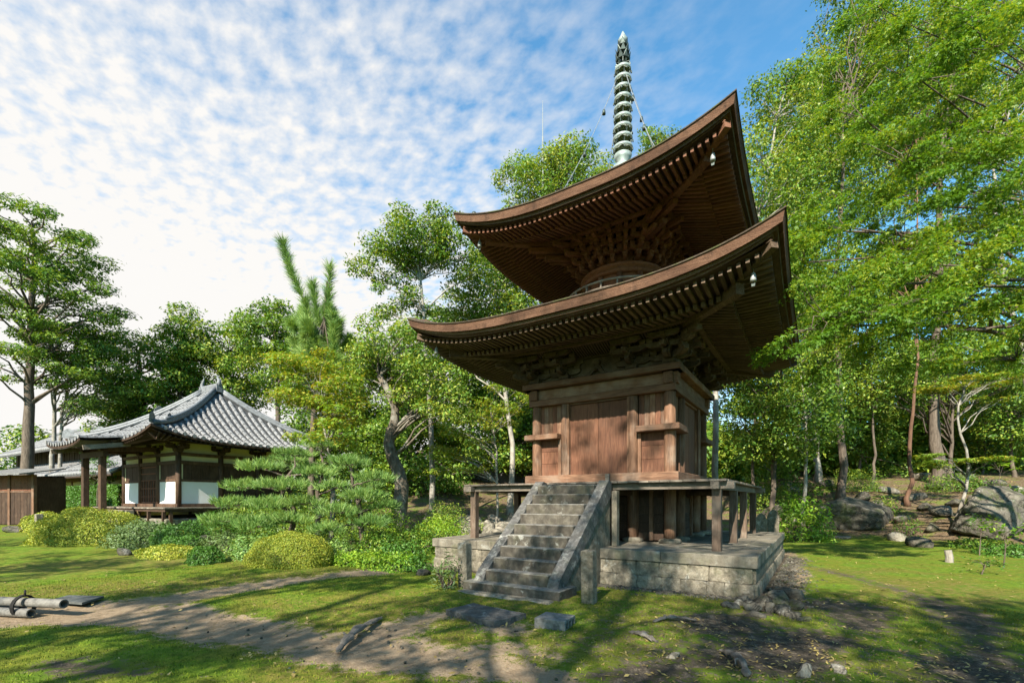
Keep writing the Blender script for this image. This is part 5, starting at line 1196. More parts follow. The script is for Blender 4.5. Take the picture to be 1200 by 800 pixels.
# ------------------------------------------------------------------ pines
def needles(centers, dirs, per, length, spread, asp=.05):
    n = len(centers); P = np.repeat(centers, per, 0); d = np.repeat(dirs, per, 0)+RNG.normal(size=(n*per, 3))*spread
    return leaf_arrays(P+RNG.normal(size=P.shape)*length*.08, d, length, asp, 'blade')
def pad_pine(name, label, way, r0, pads, group, per=8, nt=480, ln=.17):
    base = Vector(way[0]); root = empty(name, base, 0, label, 'pine', group); SEED[0] += 1; sd = SEED[0]*2.1
    tp = trunk_path(way, 12, .10, sd); mb = MB(); m = len(tp); rad = [r0*(1-.65*i/(m-1)) for i in range(m)]; mb.tube([p_-base for p_ in tp], rad, 8)
    Cs = []; Ds = []
    for (px, py, D, r) in pads:
        x, y = at(px, D); c = np.array([x, y, zat(py, D)])
        i = min(range(3, m), key=lambda i_: abs(tp[i_].z-(c[2]-.15))); pts = curve_pts(tp[i], c, 6, .04, .2, sd+px)
        mb.tube([p_-base for p_ in pts], [rad[i]*.5*(1-.7*k/6)+.006 for k in range(7)], 5, False)
        k = int(nt*r*r)+30; a = RNG.uniform(0, 2*PI, k); rr = np.sqrt(RNG.random(k))*r*(1+.22*np.sin(a*3+px)+.12*np.sin(a*7+py)); dome = .42*r*np.sqrt(np.clip(1-(rr/(r*1.35))**2, 0, 1))
        Cs.append(np.stack([c[0]+rr*np.cos(a), c[1]+rr*np.sin(a), c[2]+dome*(RNG.random(k)*.75+.25)-.05-.04*RNG.random(k)+.06*np.sin(rr*9+a*2)], 1))
        Ds.append(np.stack([np.cos(a)*rr/r*.7, np.sin(a)*rr/r*.7, np.full(k, .9)], 1))
        for t in range(6):
            q_ = Vector(c)+Vector((math.cos(t*1.05)*r*.7, math.sin(t*1.05)*r*.7, .03)); mb.tube([Vector(c)-base, q_-base], [.014, .005], 4, False)
    mb.build('trunk', M['bark'], root, smooth=True)
    V, F = needles(np.concatenate(Cs), np.concatenate(Ds), per, ln, .45, .085); inst(np_mesh('crown', V-np.array(base), F, M['lf_pine']), 'crown', root)
g_ = 'cloud-pruned garden pines before the tiled hall'
pad_pine('garden_pine', 'widest garden pine with layered needle pads left of the stone lantern', W_(14.5, 335, (345, 600), (330, 575), (345, 545)), .10, [(345, 534, 14.8, .55), (305, 549, 14.5, .6), (372, 556, 14.2, .5), (288, 572, 14.2, .62), (335, 572, 14.0, .7), (275, 592, 13.9, .6), (318, 594, 13.6, .66), (358, 590, 14.0, .5), (262, 611, 13.7, .6), (300, 617, 13.3, .62), (340, 611, 13.5, .6)], g_)
pad_pine('garden_pine', 'garden pine with stepped needle pads right of the stone lantern', W_(13.8, 420, (424, 600), (412, 570), (412, 548)), .09, [(408, 545, 13.8, .55), (440, 562, 13.6, .5), (392, 571, 13.5, .45), (425, 583, 13.4, .58), (450, 594, 13.8, .42), (398, 601, 13.2, .55), (436, 613, 13.2, .5), (385, 622, 13.0, .5)], g_)
pad_pine('garden_pine', 'darker pine top spreading behind the two pruned pines', W_(16.5, 372, (372, 580), (378, 550), (376, 528)), .09, [(378, 524, 16.5, .6), (340, 541, 16.6, .55), (412, 540, 16.4, .5), (372, 553, 16.0, .7), (430, 570, 16, .5)], g_)
# tall pine with long bottle-brush shoots
bx, by = at(365, 20); base = Vector((bx, by, gz(bx, by)-.1)); tpine = empty('long_needle_pine', base, 0, 'tall young pine with long bottle-brush shoots against the sky', 'pine')
mb = MB(); Cs = []; Ds = []
main = [base]+[Vector((*at(px, 20), zat(py, 20))) for px, py in ((366, 520), (372, 440), (378, 390), (384, 330))]
tp = trunk_path(main, 16, .02, 3.3); mb.tube([p_-base for p_ in tp], [.16*(1-.75*i/(len(tp)-1)) for i in range(len(tp))], 8)
def shoot(p0, path, r, frm, ln):
    pts = trunk_path([p0]+path, 14, .02, path[-1].x); mb.tube([p_-base for p_ in pts], [r*(1-.7*i/(len(pts)-1)) for i in range(len(pts))], 6)
    P = np.array([p_[:] for p_ in pts]); n = 260; t = frm+(1-frm)*RNG.random(n); i = np.minimum((t*(len(P)-1)).astype(int), len(P)-2); f = t*(len(P)-1)-i
    c = P[i]*(1-f[:, None])+P[i+1]*f[:, None]; ax = unit(P[i+1]-P[i]); rd = sph(n); rd = unit(rd-ax*(rd*ax).sum(1, keepdims=True)); Cs.append(c); Ds.append(rd*.75+ax*.75)
V3 = lambda px, py, d=20: Vector((*at(px, d), zat(py, d)))
shoot(tp[11], [V3(355, 350), V3(340, 315), V3(331, 284)], .05, .35, .3)
shoot(tp[13], [V3(384, 360), V3(387, 312)], .045, .1, .3)
shoot(tp[12], [V3(372, 370), V3(366, 332)], .04, .2, .3)
shoot(tp[11], [V3(362, 385), V3(358, 352)], .04, .2, .3)
shoot(tp[10], [V3(398, 410), V3(410, 398)], .035, .5, .3)
shoot(tp[9], [V3(355, 420), V3(345, 400)], .035, .2, .3)
for k in range(16): 
    a = random.uniform(340, 400); p_ = random.randint(7, 13); shoot(tp[p_], [V3(a, random.uniform(375, 440), 20+random.uniform(-.8, .8)), V3(a+random.uniform(-6, 6), random.uniform(360, 425), 20+random.uniform(-.9, .9))], .03, .25, .3)
mb.build('trunk', M['bark'], tpine, smooth=True)
V, F = needles(np.concatenate(Cs), np.concatenate(Ds), 7, .36, .22, .05); inst(np_mesh('crown', V-np.array(base), F, M['lf_pine']), 'crown', tpine)

# ------------------------------------------------------------------ clipped shrubs, bushes, hedge
def bush(name, label, cat, x, y, rx, ry, h, leaf, size, n, group=None, rz=0.0, e=2.4, lump=.10, z0=None, aspect=.55, up=.3, seedv=0, clip=True):
    z0 = gz(x, y) if z0 is None else z0; root = empty(name, (x, y, z0), rz, label, cat, group)
    d = sph(n); d[:, 2] = np.abs(d[:, 2])*1.15-.12; d = unit(d); s = superell(d, e)
    k = 1+lump*np.sin(d[:, 0]*5+seedv)*np.cos(d[:, 1]*6+seedv*2)+lump*.7*np.sin(d[:, 2]*9+d[:, 0]*7+seedv)
    rad = k*(1.01-.18*RNG.random(n)**2+.015*RNG.normal(size=n) if clip else .55+.55*RNG.random(n))
    P = s*rad[:, None]*np.array([rx, ry, h]); P[:, 2] = np.maximum(P[:, 2], .01)
    V, F = leaf_arrays(P, d*.8+np.array([0, 0, up])+RNG.normal(size=(n, 3))*.7, size, aspect)
    inst(np_mesh('foliage', V, F, M[leaf]), 'foliage', root)
    mb = MB()
    for t in range(14):
        a = random.uniform(0, 2*PI); q_ = (rx*.75*math.cos(a), ry*.75*math.sin(a), h*random.uniform(.4, .75)); mb.tube(curve_pts((q_[0]*.15, q_[1]*.15, -.05), q_, 4, .08, .15, t+seedv), [.02, .016, .012, .008, .004], 4, False)
    mb.build('stems', M['bark'], root)
    return root
def bpx(px, py): return gnd(px, py, .1)
x, y = at(108, 16.3); bush('azalea_shrub', 'broad mound of clipped yellow-green azalea before the hall porch', 'shrub', x, y, 1.75, 1.2, 1.15, 'lf_azalea', .045, 46000, rz=.5, seedv=1)
x, y = at(78, 17.2); bush('azalea_shrub', 'lower rounded azalea hump joined to the left of the broad mound', 'shrub', x, y, 1.0, .9, .8, 'lf_azalea', .045, 20000, seedv=2)
x, y = at(168, 15.5); bush('spreading_shrub', 'grey-green loose spreading shrub right of the clipped azalea mound', 'shrub', x, y, 1.3, .9, .78, 'lf_blue', .075, 9000, seedv=3, clip=False)
x, y = at(212, 15.2); bush('azalea_shrub', 'low dark azalea tucked under the hall veranda edge', 'shrub', x, y, 1.0, .8, .75, 'lf_hedge', .06, 9000, seedv=4)
x, y = at(340, 11.7); bush('clipped_shrub', 'neat yellow-green dome shrub by the dirt path', 'shrub', x, y, 1.0, .72, .80, 'lf_azalea', .032, 42000, rz=.45, seedv=5, lump=.05)
x, y = at(241, 12.0); bush('small_shrub', 'small dark round shrub beside the path bend', 'shrub', x, y, .45, .4, .42, 'lf_hedge', .05, 5000, seedv=6)
x, y = at(196, 13.2); bush('small_shrub', 'flat mossy shrub behind the pale garden stone', 'shrub', x, y, .95, .6, .32, 'lf_azalea', .05, 6000, seedv=7)
x, y = at(215, 14.2); bush('small_shrub', 'low green shrub between flat shrub and azalea', 'shrub', x, y, .8, .6, .5, 'lf_hedge', .055, 6000, seedv=8)
x, y = at(55, 20.5); bush('clipped_shrub', 'small clipped bush by the stone marker near the shed', 'shrub', x, y, 1.1, .8, .8, 'lf_azalea', .065, 8000, seedv=9)
for i, (px, D, r, h, lf, lab) in enumerate(((412, 11.9, .55, .34, 'lf_fern', 'bright low fern clump right of the dome shrub'), (440, 11.6, .6, .36, 'lf_fern', 'bright low fern clump midway to the platform'), (470, 11.2, .6, .40, 'lf_fern', 'bright green clump nearest the platform corner'), (488, 10.9, .38, .33, 'lf_hedge', 'dark green tuft beside the platform corner'), (447, 13.4, .9, .7, 'lf_mid', 'loose dark shrub under the garden pine'), (490, 14.5, .9, .85, 'lf_mid', 'leafy shrub at the foot of the gnarled tree'), (470, 13.0, .8, .5, 'lf_hedge', 'low dark shrub on the mossy bank'), (425, 14.8, 1.0, .8, 'lf_deep', 'shaded shrub behind the pruned pine'), (515, 17, 1.0, 1.0, 'lf_fern', 'light leafy shrub beside the pale rubble'), (395, 12.6, .6, .55, 'lf_pine', 'grey-green shrub under the lowest pine pad'), (520, 20.5, 1.2, 1.5, 'lf_light', 'yellow-green shrub above the pale rubble bank'), (560, 21.8, .5, .7, 'lf_mid', 'small bush growing in the rubble under the veranda line'), (345, 18.5, 1.6, 1.5, 'lf_deep', 'tall shrub behind the pruned pines'), (300, 19.0, 1.4, 1.3, 'lf_mid', 'shrub screening the foot of the hall wall'), (395, 18.0, 1.5, 1.5, 'lf_mid', 'leafy shrub left of the gnarled trunk'), (440, 18.2, 1.3, 1.4, 'lf_fern', 'light shrub right against the gnarled trunk'), (255, 17.5, 1.0, .9, 'lf_hedge', 'shrub before the boarded hall bay'), (300, 13.0, .9, .6, 'lf_pine', 'spreading needle shrub behind the dome shrub'), (265, 13.8, .8, .6, 'lf_blue', 'dull green shrub among rocks before the pine'))):
    x, y = at(px, D); bush('ground_shrub', lab, 'shrub', x, y, r, r*.8, h, lf, .085, int(4200*r*max(r, .6)), 'low shrubs along the garden bed', seedv=10+i, clip=False, up=.7, aspect=.4)
x, y = at(938, 19.2); bush('glossy_shrub', 'glossy evergreen shrub at the back corner of the platform', 'shrub', x, y, 1.15, .9, 1.75, 'lf_fern', .17, 2600, None, seedv=40, clip=False, up=.5, aspect=.3)
for i, (px, D, r, h, lf, lab) in enumerate(((1035, 21.5, .7, .9, 'lf_mid', 'leafy bush right behind the boulder'), (1062, 18.9, .5, .9, 'lf_deep', 'dark plant at the foot of the red-barked tree'), (1000, 26, 1.4, 1.2, 'lf_mid', 'bush among the trunks above the boulder'), (1150, 16.0, .9, .35, 'lf_deep', 'low creeping plant under the sapling'), (1185, 14.0, .9, .35, 'lf_hedge', 'low creeping plant before the long boulder'), (900, 25, 1.5, 1.4, 'lf_mid', 'green bush on the slope behind the veranda'), (1120, 24, 1.4, .9, 'lf_deep', 'low bush at the foot of the massive tree'), (1180, 20, 1.2, .9, 'lf_mid', 'bush above the long boulder'))):
    x, y = at(px, D); bush('woodland_shrub', lab, 'shrub', x, y, r, r*.8, h, lf, .11, int(1500*r*max(r, .6)), 'shrubs under the wood', seedv=50+i, clip=False, up=.7, aspect=.4)
# hedge
hx0, hy0 = at(112, 28.5); zb_ = gz(hx0, hy0)
root = empty('clipped_hedge', (hx0, hy0, zb_), HROT, 'long clipped green hedge before the ochre wall', 'hedge'); n = 26000; hh = zat(569, 28.5)-zb_
P = np.stack([RNG.uniform(-4.5, 4.5, n), RNG.uniform(-.55, .55, n), RNG.uniform(0, hh, n)], 1); f = RNG.random(n); P[f < .6, 1] = -.55+RNG.random((f < .6).sum())*.15; P[f > .78, 2] = hh-RNG.random((f > .78).sum())*.12
V, F = leaf_arrays(P, np.array([0, -.5, .6])+RNG.normal(size=(n, 3))*.6, .11, .55); inst(np_mesh('foliage', V, F, M['lf_hedge']), 'foliage', root)
mb = MB()
for i in range(18): mb.tube([(-4.3+i*.5, 0, -.1), (-4.3+i*.5, .05, hh*.7)], [.04, .015], 5)
mb.build('stems', M['bark'], root)
# saplings on the right moss
def sapling(px, py, h, lab, lf='lf_mid', n=60, r=.35, size=.13):
    x, y = gnd(px, py, -.02); z = gz(x, y); root = empty('sapling', (x, y, z), 0, lab, 'sapling', 'saplings on the moss'); mb = MB(); pts = curve_pts((0, 0, -.05), (.06, .03, h*.85), 5, 0, .06, px); mb.tube(pts, [.016, .015, .013, .011, .009, .006], 6)
    cs = []
    for i in range(7):
        a = i*2.4; q_ = Vector((math.cos(a)*r*.7+.05, math.sin(a)*r*.7, h*(.72+.05*i))); mb.tube(curve_pts(pts[3+i % 3], q_, 3, .1, .1, i), [.007, .006, .004, .003], 4); cs.append(q_)
    mb.build('stem', M['bark'], root); P = np.concatenate([np.array(c)+RNG.normal(size=(n//7+1, 3))*np.array([.11, .11, .05]) for c in cs])
    V, F = leaf_arrays(P, np.array([0, 0, 1.0])+RNG.normal(size=P.shape)*.35, size, .42); inst(np_mesh('leaves', V, F, M[lf]), 'leaves', root)
sapling(1176, 665, 1.05, 'little sapling with bright leaf tuft on a thin bare stem', 'lf_fern')
sapling(1148, 650, 1.15, 'dark-leaved sapling beside the sawn stump', 'lf_deep', 110)
sapling(1170, 625, 1.6, 'broad-leaved sapling spreading over the long boulder', 'lf_fern', 120, .7, .17)
sapling(1150, 672, .35, 'tiny leafy seedling on the moss before the dark sapling', 'lf_hedge', 60, .3, .10)
x, y = gnd(523, 688, 0); bush('corner_seedling', 'thin-leaved young plant beside the left stair post', 'plant', x, y, .26, .26, .62, 'lf_blue', .09, 420, None, seedv=80, clip=False, up=.9, aspect=.28)
# ------------------------------------------------------------------ rocks and small things
RK = [rock_mesh(i, M['rock']) for i in range(5)]; RP = [rock_mesh(10+i, M['pale_rock']) for i in range(4)]; RB = [rock_mesh(30+i, M['rock'], .34, 3.0, ICO5) for i in range(3)]
def rock(px, py, w, h, label, me=None, z=None, grp=None, rz=None, d=.75, name='rock', D=None):
    if D is None: x, y = gnd(px, py, -.03)
    else: x, y = at(px, D)
    zz_ = gz(x, y) if z is None else z
    o = inst(me or random.choice(RK), name, None, (x, y, zz_+h*.28), (random.uniform(-.15, .15), random.uniform(-.15, .15), random.uniform(0, 6) if rz is None else rz), (w/2, w/2*d, h/2*1.15))
    return tag(o, label, 'rock', grp)
rock(1000, 629, 5.0, 1.75, 'big weathered boulder with dark hollow beneath at the wood edge', RB[0], rz=YAW+.05, d=.6)
rock(1165, 622, 4.0, 1.8, 'long smooth boulder half buried in the right bank', RB[1], rz=YAW-.1, d=.7, D=17.5)
rock(1050, 634, 1.0, .5, 'pale flat rock just right of the big boulder', RP[0], rz=YAW)
rock(1075, 640, .95, .55, 'angular grey rock in the edging row beside the pale rock', RK[0])
rock(1092, 634, .8, .5, 'rounded brown rock in the edging row before the forest tree', RK[1])
rock(985, 632, .8, .3, 'flat stone lying under the front of the big boulder', RP[1])
for i, (px, D, w, h) in enumerate(((1105, 20, 1.3, .6), (1085, 21, 1.0, .5), (1070, 23, 1.4, .5), (1120, 21, 1.2, .5), (1010, 24, 1.2, .6), (955, 23, 1.3, .7), (930, 22.5, 1.0, .6), (905, 24, 1.2, .8), (1145, 21, 1.4, .5), (1040, 25, 1.2, .5), (970, 27, 1.3, .7), (1100, 25, 1.5, .5), (1160, 24, 1.5, .6), (1185, 22, 1.2, .6), (890, 27, 1.6, 1.0), (925, 28, 1.4, .8), (1075, 28, 1.4, .6), (1130, 27, 1.2, .5), (1055, 20.3, .9, .45), (1030, 22.5, .8, .4))):
    rock(px, 0, w, h, 'rough mossy rock scattered among trunks on the wooded bank', random.choice(RK+RP), grp='rocks on the wooded bank', D=D)
for i in range(75):        # sunlit rubble bank behind the left veranda
    px = random.uniform(505, 640); D = random.uniform(20.3, 24.2); rock(px, 0, random.uniform(.6, 1.3), random.uniform(.5, 1.0), 'pale sunlit rubble stone heaped on the bank left of the pagoda', random.choice(RP), grp='rubble stones on the sunlit bank', D=D)
for (px, D, w, h, lab) in ((302, 13.2, .55, .35, 'pale stone among shrubs left of the dome shrub'), (145, 13.4, .5, .3, 'rounded grey stone half sunk in the left lawn'), (232, 14.8, .9, .6, 'dark garden rock under the spreading pine'), (270, 14.6, .8, .5, 'brown garden rock beside the dull green shrub'), (205, 15.6, .7, .45, 'small garden rock before the hall veranda'), (430, 16.8, 1.6, .9, 'sloping tawny rock at the foot of the gnarled tree'), (365, 14.6, 1.0, .55, 'pale flat rock carrying the stone lantern'), (20, 20, 1.2, .35, 'flat stepping rock before the shed'), (45, 19.5, .9, .3, 'second flat stepping rock by the stone marker'), (497, 10.3, .5, .22, 'pinkish low rock by the left platform corner')):
    rock(0+px, 0, w, h, lab, random.choice(RP if 'pale' in lab else RK), D=D)
# rubble piled at the right front corner of the platform
for i, (px, py, w, h) in enumerate(((868, 708, .36, .22), (880, 714, .34, .2), (893, 712, .38, .24), (905, 716, .34, .2), (918, 720, .36, .2), (930, 724, .3, .18), (942, 727, .28, .13), (912, 708, .5, .3), (925, 700, .55, .32), (855, 712, .3, .16), (888, 722, .3, .14), (932, 712, .34, .2))):
    rock(px, py, w, h, 'loose grey foundation stone piled at the platform corner', random.choice(RK), grp='loose stones at the platform corner')
for (px, py, w, h, lab) in ((943, 788, .19, .16, 'round cream stone on the dark earth'), (788, 768, .22, .07, 'flat pale stone on the moss right of the stairs'), (985, 784, .22, .08, 'tan angular stone behind the round cream stone')):
    rock(px, py, w, h, lab, RP[2], d=.85)
# gravel along the platform foot and around: too many to count
V0, F0 = ICO1; n = 2600; side = RNG.random(n); xs = np.where(side < .5, RNG.uniform(.9, 4.1, n), 3.7+np.abs(RNG.normal(size=n))*.35); ys = np.where(side < .5, -3.72-np.abs(RNG.normal(size=n))*.28, RNG.uniform(-4.0, 3.5, n))
k2 = n//4; xs[:k2] = RNG.uniform(-3, 8, k2); ys[:k2] = RNG.uniform(-10.5, -4.2, k2)
d_, s_, b_, _h = ground_masks(xs, ys); sz_ = RNG.uniform(.012, .045, n); sz_[:k2] *= .55
zs = H0(xs, ys)+.004
V = (V0[None]*sz_[:, None, None]*RNG.uniform(.6, 1.2, (n, 1, 3))+np.stack([xs, ys, zs], 1)[:, None]).reshape(-1, 3); F = (F0[None]+(np.arange(n)*len(V0))[:, None, None]).reshape(-1, 3)
tag(inst(np_mesh('gravel', V, F, M['rock']), 'gravel'), 'scattered grey gravel and chips along the platform foot', 'gravel', kind='stuff')
# fallen leaves and bark flakes
n = 3000; xs = RNG.uniform(-9, 11, n); ys = RNG.uniform(-11.5, 8, n); ok = (np.abs(xs) > 3.75) | (np.abs(ys) > 3.75); ok &= ~((np.abs(xs) < 1.1) & (ys > -5.9) & (ys < -3)); xs, ys = xs[ok], ys[ok]
P = np.stack([xs, ys, H0(xs, ys)+.04], 1); V, F = leaf_arrays(P, np.array([0, 0, 1.0])+RNG.normal(size=P.shape)*.25, .06, .5, hang=.0)
tag(inst(np_mesh('fallen_leaves', V, F, M['lf_dry']), 'fallen_leaves'), 'scattered brown fallen leaves on moss and earth', 'leaves', kind='stuff')
n = 5000; xs = RNG.uniform(3, 26, n); ys = RNG.uniform(2, 26, n); R_, D_ = to_rd(xs, ys); ok = D_ > np.interp(R_, HB_R, HB_D); xs, ys = xs[ok], ys[ok]
P = np.stack([xs, ys, H0(xs, ys)+.03], 1); V, F = leaf_arrays(P, np.array([0, 0, 1.0])+RNG.normal(size=P.shape)*.3, .13, .55, hang=.0)
tag(inst(np_mesh('leaf_litter', V, F, M['lf_dry']), 'leaf_litter'), 'dry leaf litter covering the wooded bank', 'leaves', kind='stuff')
n = 2600; xs = RNG.normal(4.6, 2.2, n); ys = RNG.normal(-6.9, 1.1, n); xs = np.where(RNG.random(n) < .5, xs, xs+.6); ok = (ys < -4.3) & ((xs > 1.2) | (ys < -6.2)); xs, ys = xs[ok], ys[ok]
P = np.stack([xs, ys, H0(xs, ys)+.022], 1); V, F = leaf_arrays(P, np.array([0, 0, 1.0])+RNG.normal(size=P.shape)*.22, .055, .38, hang=.0)
tag(inst(np_mesh('bark_chips', V, F, M['lf_dry']), 'bark_chips'), 'tan bark chips and twigs littering the dark earth', 'bark', kind='stuff')
# moss tufts
n = 170000; xs = RNG.uniform(-8.5, 9.5, n); ys = RNG.uniform(-11.8, -2.5, n); R_, D_ = to_rd(xs, ys); ok = (D_ > 2.2) & (D_ < 13) & (np.abs(R_) < D_*1.25); ok &= (np.abs(xs) > 3.7) | (ys < -3.75); ok &= ~((np.abs(xs) < 1.05) & (ys > -5.95)); xs, ys = xs[ok], ys[ok]
d_, s_, b_, h_ = ground_masks(xs, ys); ok = (np.maximum(d_, s_)+.35*(RNG.random(len(xs))-.3)) < .45; xs, ys = xs[ok], ys[ok]
zz_ = H0(xs, ys)+.028+.045*fbm(xs, ys, .45, 71, 3)+.03*fbm(xs, ys, .16, 75, 2)+.02*fbm(xs, ys, .7, 77, 3)-.004
P = np.stack([xs, ys, zz_], 1); V, F = leaf_arrays(P, np.array([0, 0, 1.0])+RNG.normal(size=P.shape)*.45, .026, .30, 'blade')
def moss_leaf():
    m, nt, out = new_mat('moss_tip'); k = NT(nt); p = pos(k); geo = k.n('ShaderNodeNewGeometry'); nm = k.noise(p, 9, 5, .65); nb = k.noise(p, 1.6, 4, .6)
    f = k.math('MULTIPLY_ADD', geo.outputs['Random Per Island'], .5, k.math('MULTIPLY', nm, .5))
    a = k.ramp(f, [(.25, (.055, .074, .009)), (.5, (.135, .160, .016)), (.75, (.225, .225, .028))]); b = k.ramp(f, [(.25, (.050, .094, .008)), (.5, (.108, .178, .012)), (.75, (.19, .245, .020))])
    k.bsdf(out, k.mix(1.0, k.mix(k.step(nb, .42, .6), a, b), (.86, .86, .86), 'MULTIPLY'), .9, .1); return m
tag(inst(np_mesh('moss_tufts', V, F, moss_leaf()), 'moss_tufts'), 'short moss and grass tips on the near lawn', 'moss', kind='stuff')
# stone markers by the stairs
def marker(x, y, w, h, label, rz=.05):
    z = gz(x, y); o = MB().cbox(-w/2, w/2, -w/2, w/2, -.2, h, .018).build('stone_post', M['rubble'], None, (x, y, z), (.01, -.01, rz)); return tag(o, label, 'stone post')
marker(1.41, -5.43, .205, .86, 'square granite post right of the staircase foot')
marker(-1.10, -5.45, .20, .86, 'square granite post left of the staircase foot, its side in shade', .03)
x, y = at(46, 18.8); marker(x, y, .22, .85, 'small grey stone marker on the lawn near the shed')
# two small stone monuments behind the platform
for (px, w, h, lab) in ((892, .62, 1.15, 'small round-topped stone monument behind the platform, nearer the veranda'), (906, .62, 1.3, 'pointed stone monument on a block behind the platform')):
    x, y = at(px, 19.0); z = gz(x, y); m_ = empty('stone_monument', (x, y, z), YAW*.2, lab, 'monument')
    MB().cbox(-w/2, w/2, -.25, .25, -.1, .36, .02).build('pedestal', M['granite'], m_)
    P = [(-.2, -.09, .362), (.2, -.09, .362), (.22, -.09, h*.75), (.12, -.09, h*.93), (0, -.09, h), (-.12, -.09, h*.93), (-.22, -.09, h*.75)]; MB().poly(P[::-1], (0, .18, 0)).build('slab', M['rubble'], m_, fix=True)
# stone lantern
x, y = at(375, 14.4); z = zat(606, 14.4); ln_ = empty('stone_lantern', (x, y, z), .3, 'small pale stone lantern with onion cap among the garden pines', 'lantern')
MB().lathe([(.10, 0), (.12, .05), (.08, .10), (.07, .12)], 8).build('base', M['pale_rock'], ln_)
MB().cbox(-.10, .10, -.10, .10, .122, .27, .012).build('light_box', M['pale_rock'], ln_)
MB().lathe([(.20, .272), (.215, .30), (.14, .38), (.07, .43), (.05, .45), (.075, .49), (.07, .53), (.015, .60)], 8).build('cap', M['pale_rock'], ln_)
# bound poles and dark board at the left edge
px0, py0 = gnd(75, 711, .10); dv = np.array(gnd(-60, 705, .10))-np.array((px0, py0)); dv = dv/np.linalg.norm(dv)
z = gz(px0, py0)
def pole(off, L, r, zc, label):
    p_ = np.array((px0, py0))+off; o = empty('timber_pole', (p_[0], p_[1], z), 0, label, 'pole')
    mb = MB(); n = 18; q_ = dv*L
    prof = [(0, 0, r*.72), (0, 0, r)]
    V = []; F = []
    for (t, rr) in ((.06, r*.55), (.0, r*.72), (.0, r), (.3, r), (.31, r*1.05), (.33, r), (1, r*1.02)):
        for k in range(n):
            a = 2*PI*k/n; V.append((q_[0]*t-dv[1]*rr*math.cos(a), q_[1]*t+dv[0]*rr*math.cos(a), zc+rr*math.sin(a)))
    for i in range(6):
        for k in range(n): F.append((i*n+k, i*n+(k+1) % n, (i+1)*n+(k+1) % n, (i+1)*n+k))
    F.append(tuple(range(n-1, -1, -1))); F.append(tuple(range(6*n, 7*n)))
    mb.add(V, F).build('shaft', M['bamboo'], o, smooth=False, fix=True); return o
pole(np.array((0, 0)), 3.4, .064, .185, 'long grey pole lying on top, lashed with black rope')
nv = np.array((dv[1], -dv[0])); nv = nv if nv@(-FW) > 0 else -nv
pole(dv*.42+nv*.10, 3.0, .062, .062, 'shorter grey pole underneath, nearer the moss')
pole(dv*.9-nv*.12, 3.0, .065, .065, 'back pole propping the lashed pair')
rp = np.array((px0, py0))+dv*.62+nv*.04
mb = MB()
for k in range(3):
    q_ = rp+dv*(.02*k); mb.tube([(q_[0]+nv[0]*.14*math.cos(a), q_[1]+nv[1]*.14*math.cos(a), z+.14+.15*math.sin(a)) for a in np.linspace(0, 2*PI, 19)], .013, 6, False)
mb.tube([(rp[0], rp[1], z+.28), (rp[0]+.02, rp[1], z+.33), (rp[0]-.02, rp[1]+.01, z+.36)], .014, 6)
tag(mb.build('rope_lashing', M['rope']), 'black rope lashing round the grey poles', 'rope')
P = [gnd(*p) for p in ((58, 706), (96, 709), (122, 701), (80, 700))]; zb2 = gz(*P[0])+.05
o = MB().hexa([(p[0], p[1], zb2) for p in P]+[(p[0], p[1], zb2+.035) for p in P]).build('dark_board', M['slate'], fix=True); tag(o, 'dark flat board lying behind the pole ends', 'board')
# slab, concrete block, deadwood
P = [gnd(*p) for p in ((522, 717), (578, 732), (616, 722), (555, 709))]; zb2 = gz(*P[0])-.005
P2 = []
for i in range(4):
    a, b = np.array(P[i]), np.array(P[(i+1) % 4])
    for t in (0, .25, .5, .75): P2.append(tuple(a*(1-t)+b*t+RNG.normal(size=2)*.018))
o = MB().poly([(p[0], p[1], zb2) for p in P2], (0, 0, .095)).build('stone_slab', M['slab'], fix=True); tag(o, 'rough flat granite slab set in moss before the stairs', 'slab')
bx_, by_ = 1.60, -6.93; zb3 = gz(bx_, by_)-.01
cbk = empty('concrete_block', (bx_, by_, zb3), .10, 'grey hollow concrete block lying on the moss by the slab', 'block')
MB().cbox(-.22, .20, -.19, .19, .0, .035, .005).build('lower_face', M['concrete'], cbk); MB().cbox(-.22, .20, -.19, .19, .115, .152, .005).build('upper_face', M['concrete'], cbk)
for y in (-.172, -.055, .055, .172): MB().cbox(-.22, .20, y-.017, y+.017, .0352, .1148, .003).build('web', M['concrete'], cbk)
MB().cbox(-.20, -.16, -.15, .15, .036, .114, .003).build('web', M['concrete'], cbk)
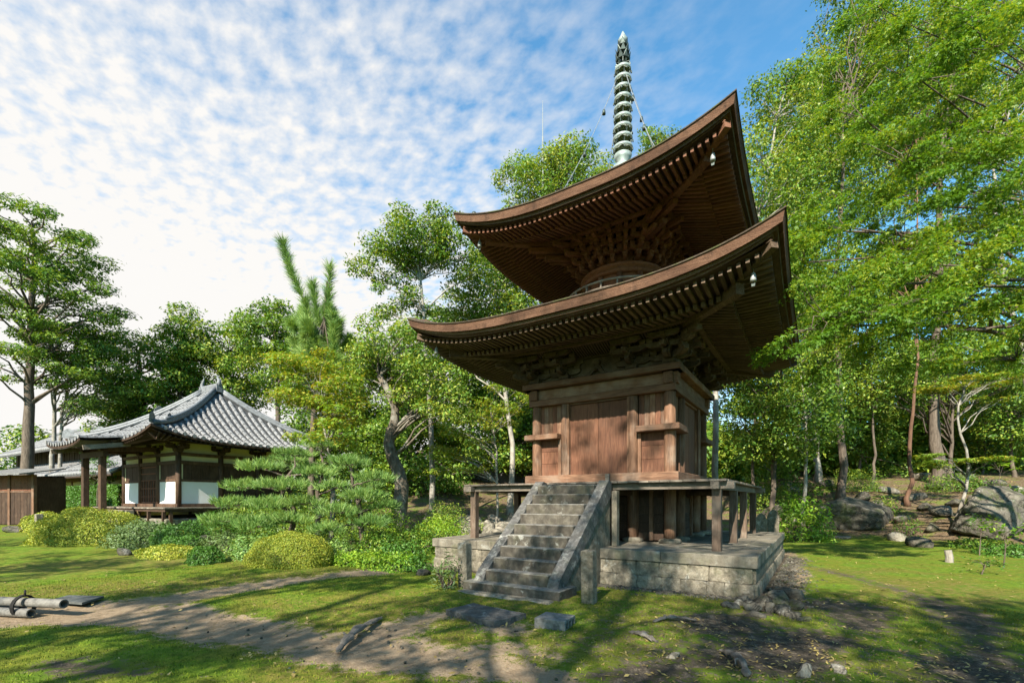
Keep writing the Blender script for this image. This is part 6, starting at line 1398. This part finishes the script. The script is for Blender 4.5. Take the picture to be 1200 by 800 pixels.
def dead(pts_px, r, label, name='driftwood', zo_=.02):
    pts = []
    for (px, py, h) in pts_px:
        x, y = gnd(px, py, .0); pts.append(Vector((x, y, gz(x, y)+zo_+h)))
    pts = trunk_path(pts, 14, .06, pts_px[0][0]); n = len(pts); base = pts[0].copy(); root = empty(name, base, 0, label, 'branch')
    def rr(i): return r*(.35+.65*math.sin(PI*(i+1.2)/(n+1.6)))*(1+.28*math.sin(i*2.1+px)+.15*math.sin(i*4.7))
    V = []; F = []; k_ = 10
    for i, p_ in enumerate(pts):
        t = (pts[min(i+1, n-1)]-pts[max(i-1, 0)]).normalized(); sd_ = t.cross(Vector((0, 0, 1))).normalized(); up_ = sd_.cross(t)
        for k in range(k_):
            a_ = 2*PI*k/k_; q_ = rr(i)*(1+.30*mnoise.noise((i*.5, k*1.1, px))); V.append(p_+sd_*math.cos(a_)*q_*1.15+up_*math.sin(a_)*q_*.75-base)
    for i in range(n-1):
        for k in range(k_): F.append((i*k_+k, i*k_+(k+1) % k_, (i+1)*k_+(k+1) % k_, (i+1)*k_+k))
    F += [tuple(range(k_-1, -1, -1)), tuple(range((n-1)*k_, n*k_))]
    MB().add(V, F).build('limb', M['deadwood'], root)
    for j, i in enumerate((n//3, 2*n//3)):
        t = (pts[i+1]-pts[i]).normalized(); sd_ = t.cross(Vector((0, 0, 1))).normalized()*(1 if j else -1); e_ = pts[i]-base
        MB().tube([e_, e_+sd_*r*1.6+t*r*1.2+Vector((0, 0, r*.5)), e_+sd_*r*2.2+t*r*3.2+Vector((0, 0, r*.3))], [r*.45, r*.32, r*.12], 6).build('stub', M['deadwood'], root)
    return root
dead([(396, 762, .02), (408, 750, .06), (425, 737, .07), (446, 724, .03)], .045, 'curved grey driftwood branch on the dirt path')
dead([(845, 760, .02), (858, 768, .06), (868, 776, .07), (876, 788, .02)], .04, 'weathered reddish root stump piece on the dark earth')
dead([(765, 726, .01), (785, 724, .05), (815, 725, .02)], .03, 'thin dark branch lying before the platform wall')
dead([(738, 738, .01), (752, 743, .04), (770, 749, .01)], .035, 'short mossy stick right of the concrete block')
# sawn stump on the right moss
x, y = gnd(1112, 658, -.02); z = gz(x, y); stp = empty('sawn_stump', (x, y, z), 0, 'pale short sawn stump standing on the sunny moss', 'stump')
MB().tube([(0, 0, -.08), (.01, 0, .15), (-.02, .01, .34)], [.10, .085, .08], 12).build('stub', M['bark_pale'], stp, smooth=False)
# distant wood closing the view, reads as one mass
Cs = []; rs = []
for i in range(170):
    px = random.uniform(-250, 1500); D = random.uniform(44, 62); x, y = at(px, D); g0 = gz(x, y); hmax = 11 if px > 420 else 7
    Cs.append((x, y, g0+random.choice((random.uniform(-.3, 2), random.uniform(1, hmax))))); rs.append(random.uniform(1.8, 3.0))
for i in range(210):
    px = random.uniform(800, 1420); D = random.uniform(31, 42); x, y = at(px, D); Cs.append((x, y, gz(x, y)+random.choice((random.uniform(-.3, 2.5), random.uniform(.8, 14))))); rs.append(random.uniform(1.4, 2.4))
for i in range(50):
    px = random.uniform(430, 800); D = random.uniform(34, 44); x, y = at(px, D); Cs.append((x, y, gz(x, y)+random.uniform(.8, 8))); rs.append(random.uniform(1.4, 2.4))
V, F = clump_leaves(np.array(Cs), np.array(rs), .8, 230, .36, .55, 'diamond')
tag(inst(np_mesh('distant_wood', V, F, M['lf_mid']), 'distant_wood'), 'distant belt of mixed woodland closing the view behind the trees', 'woodland', kind='stuff')
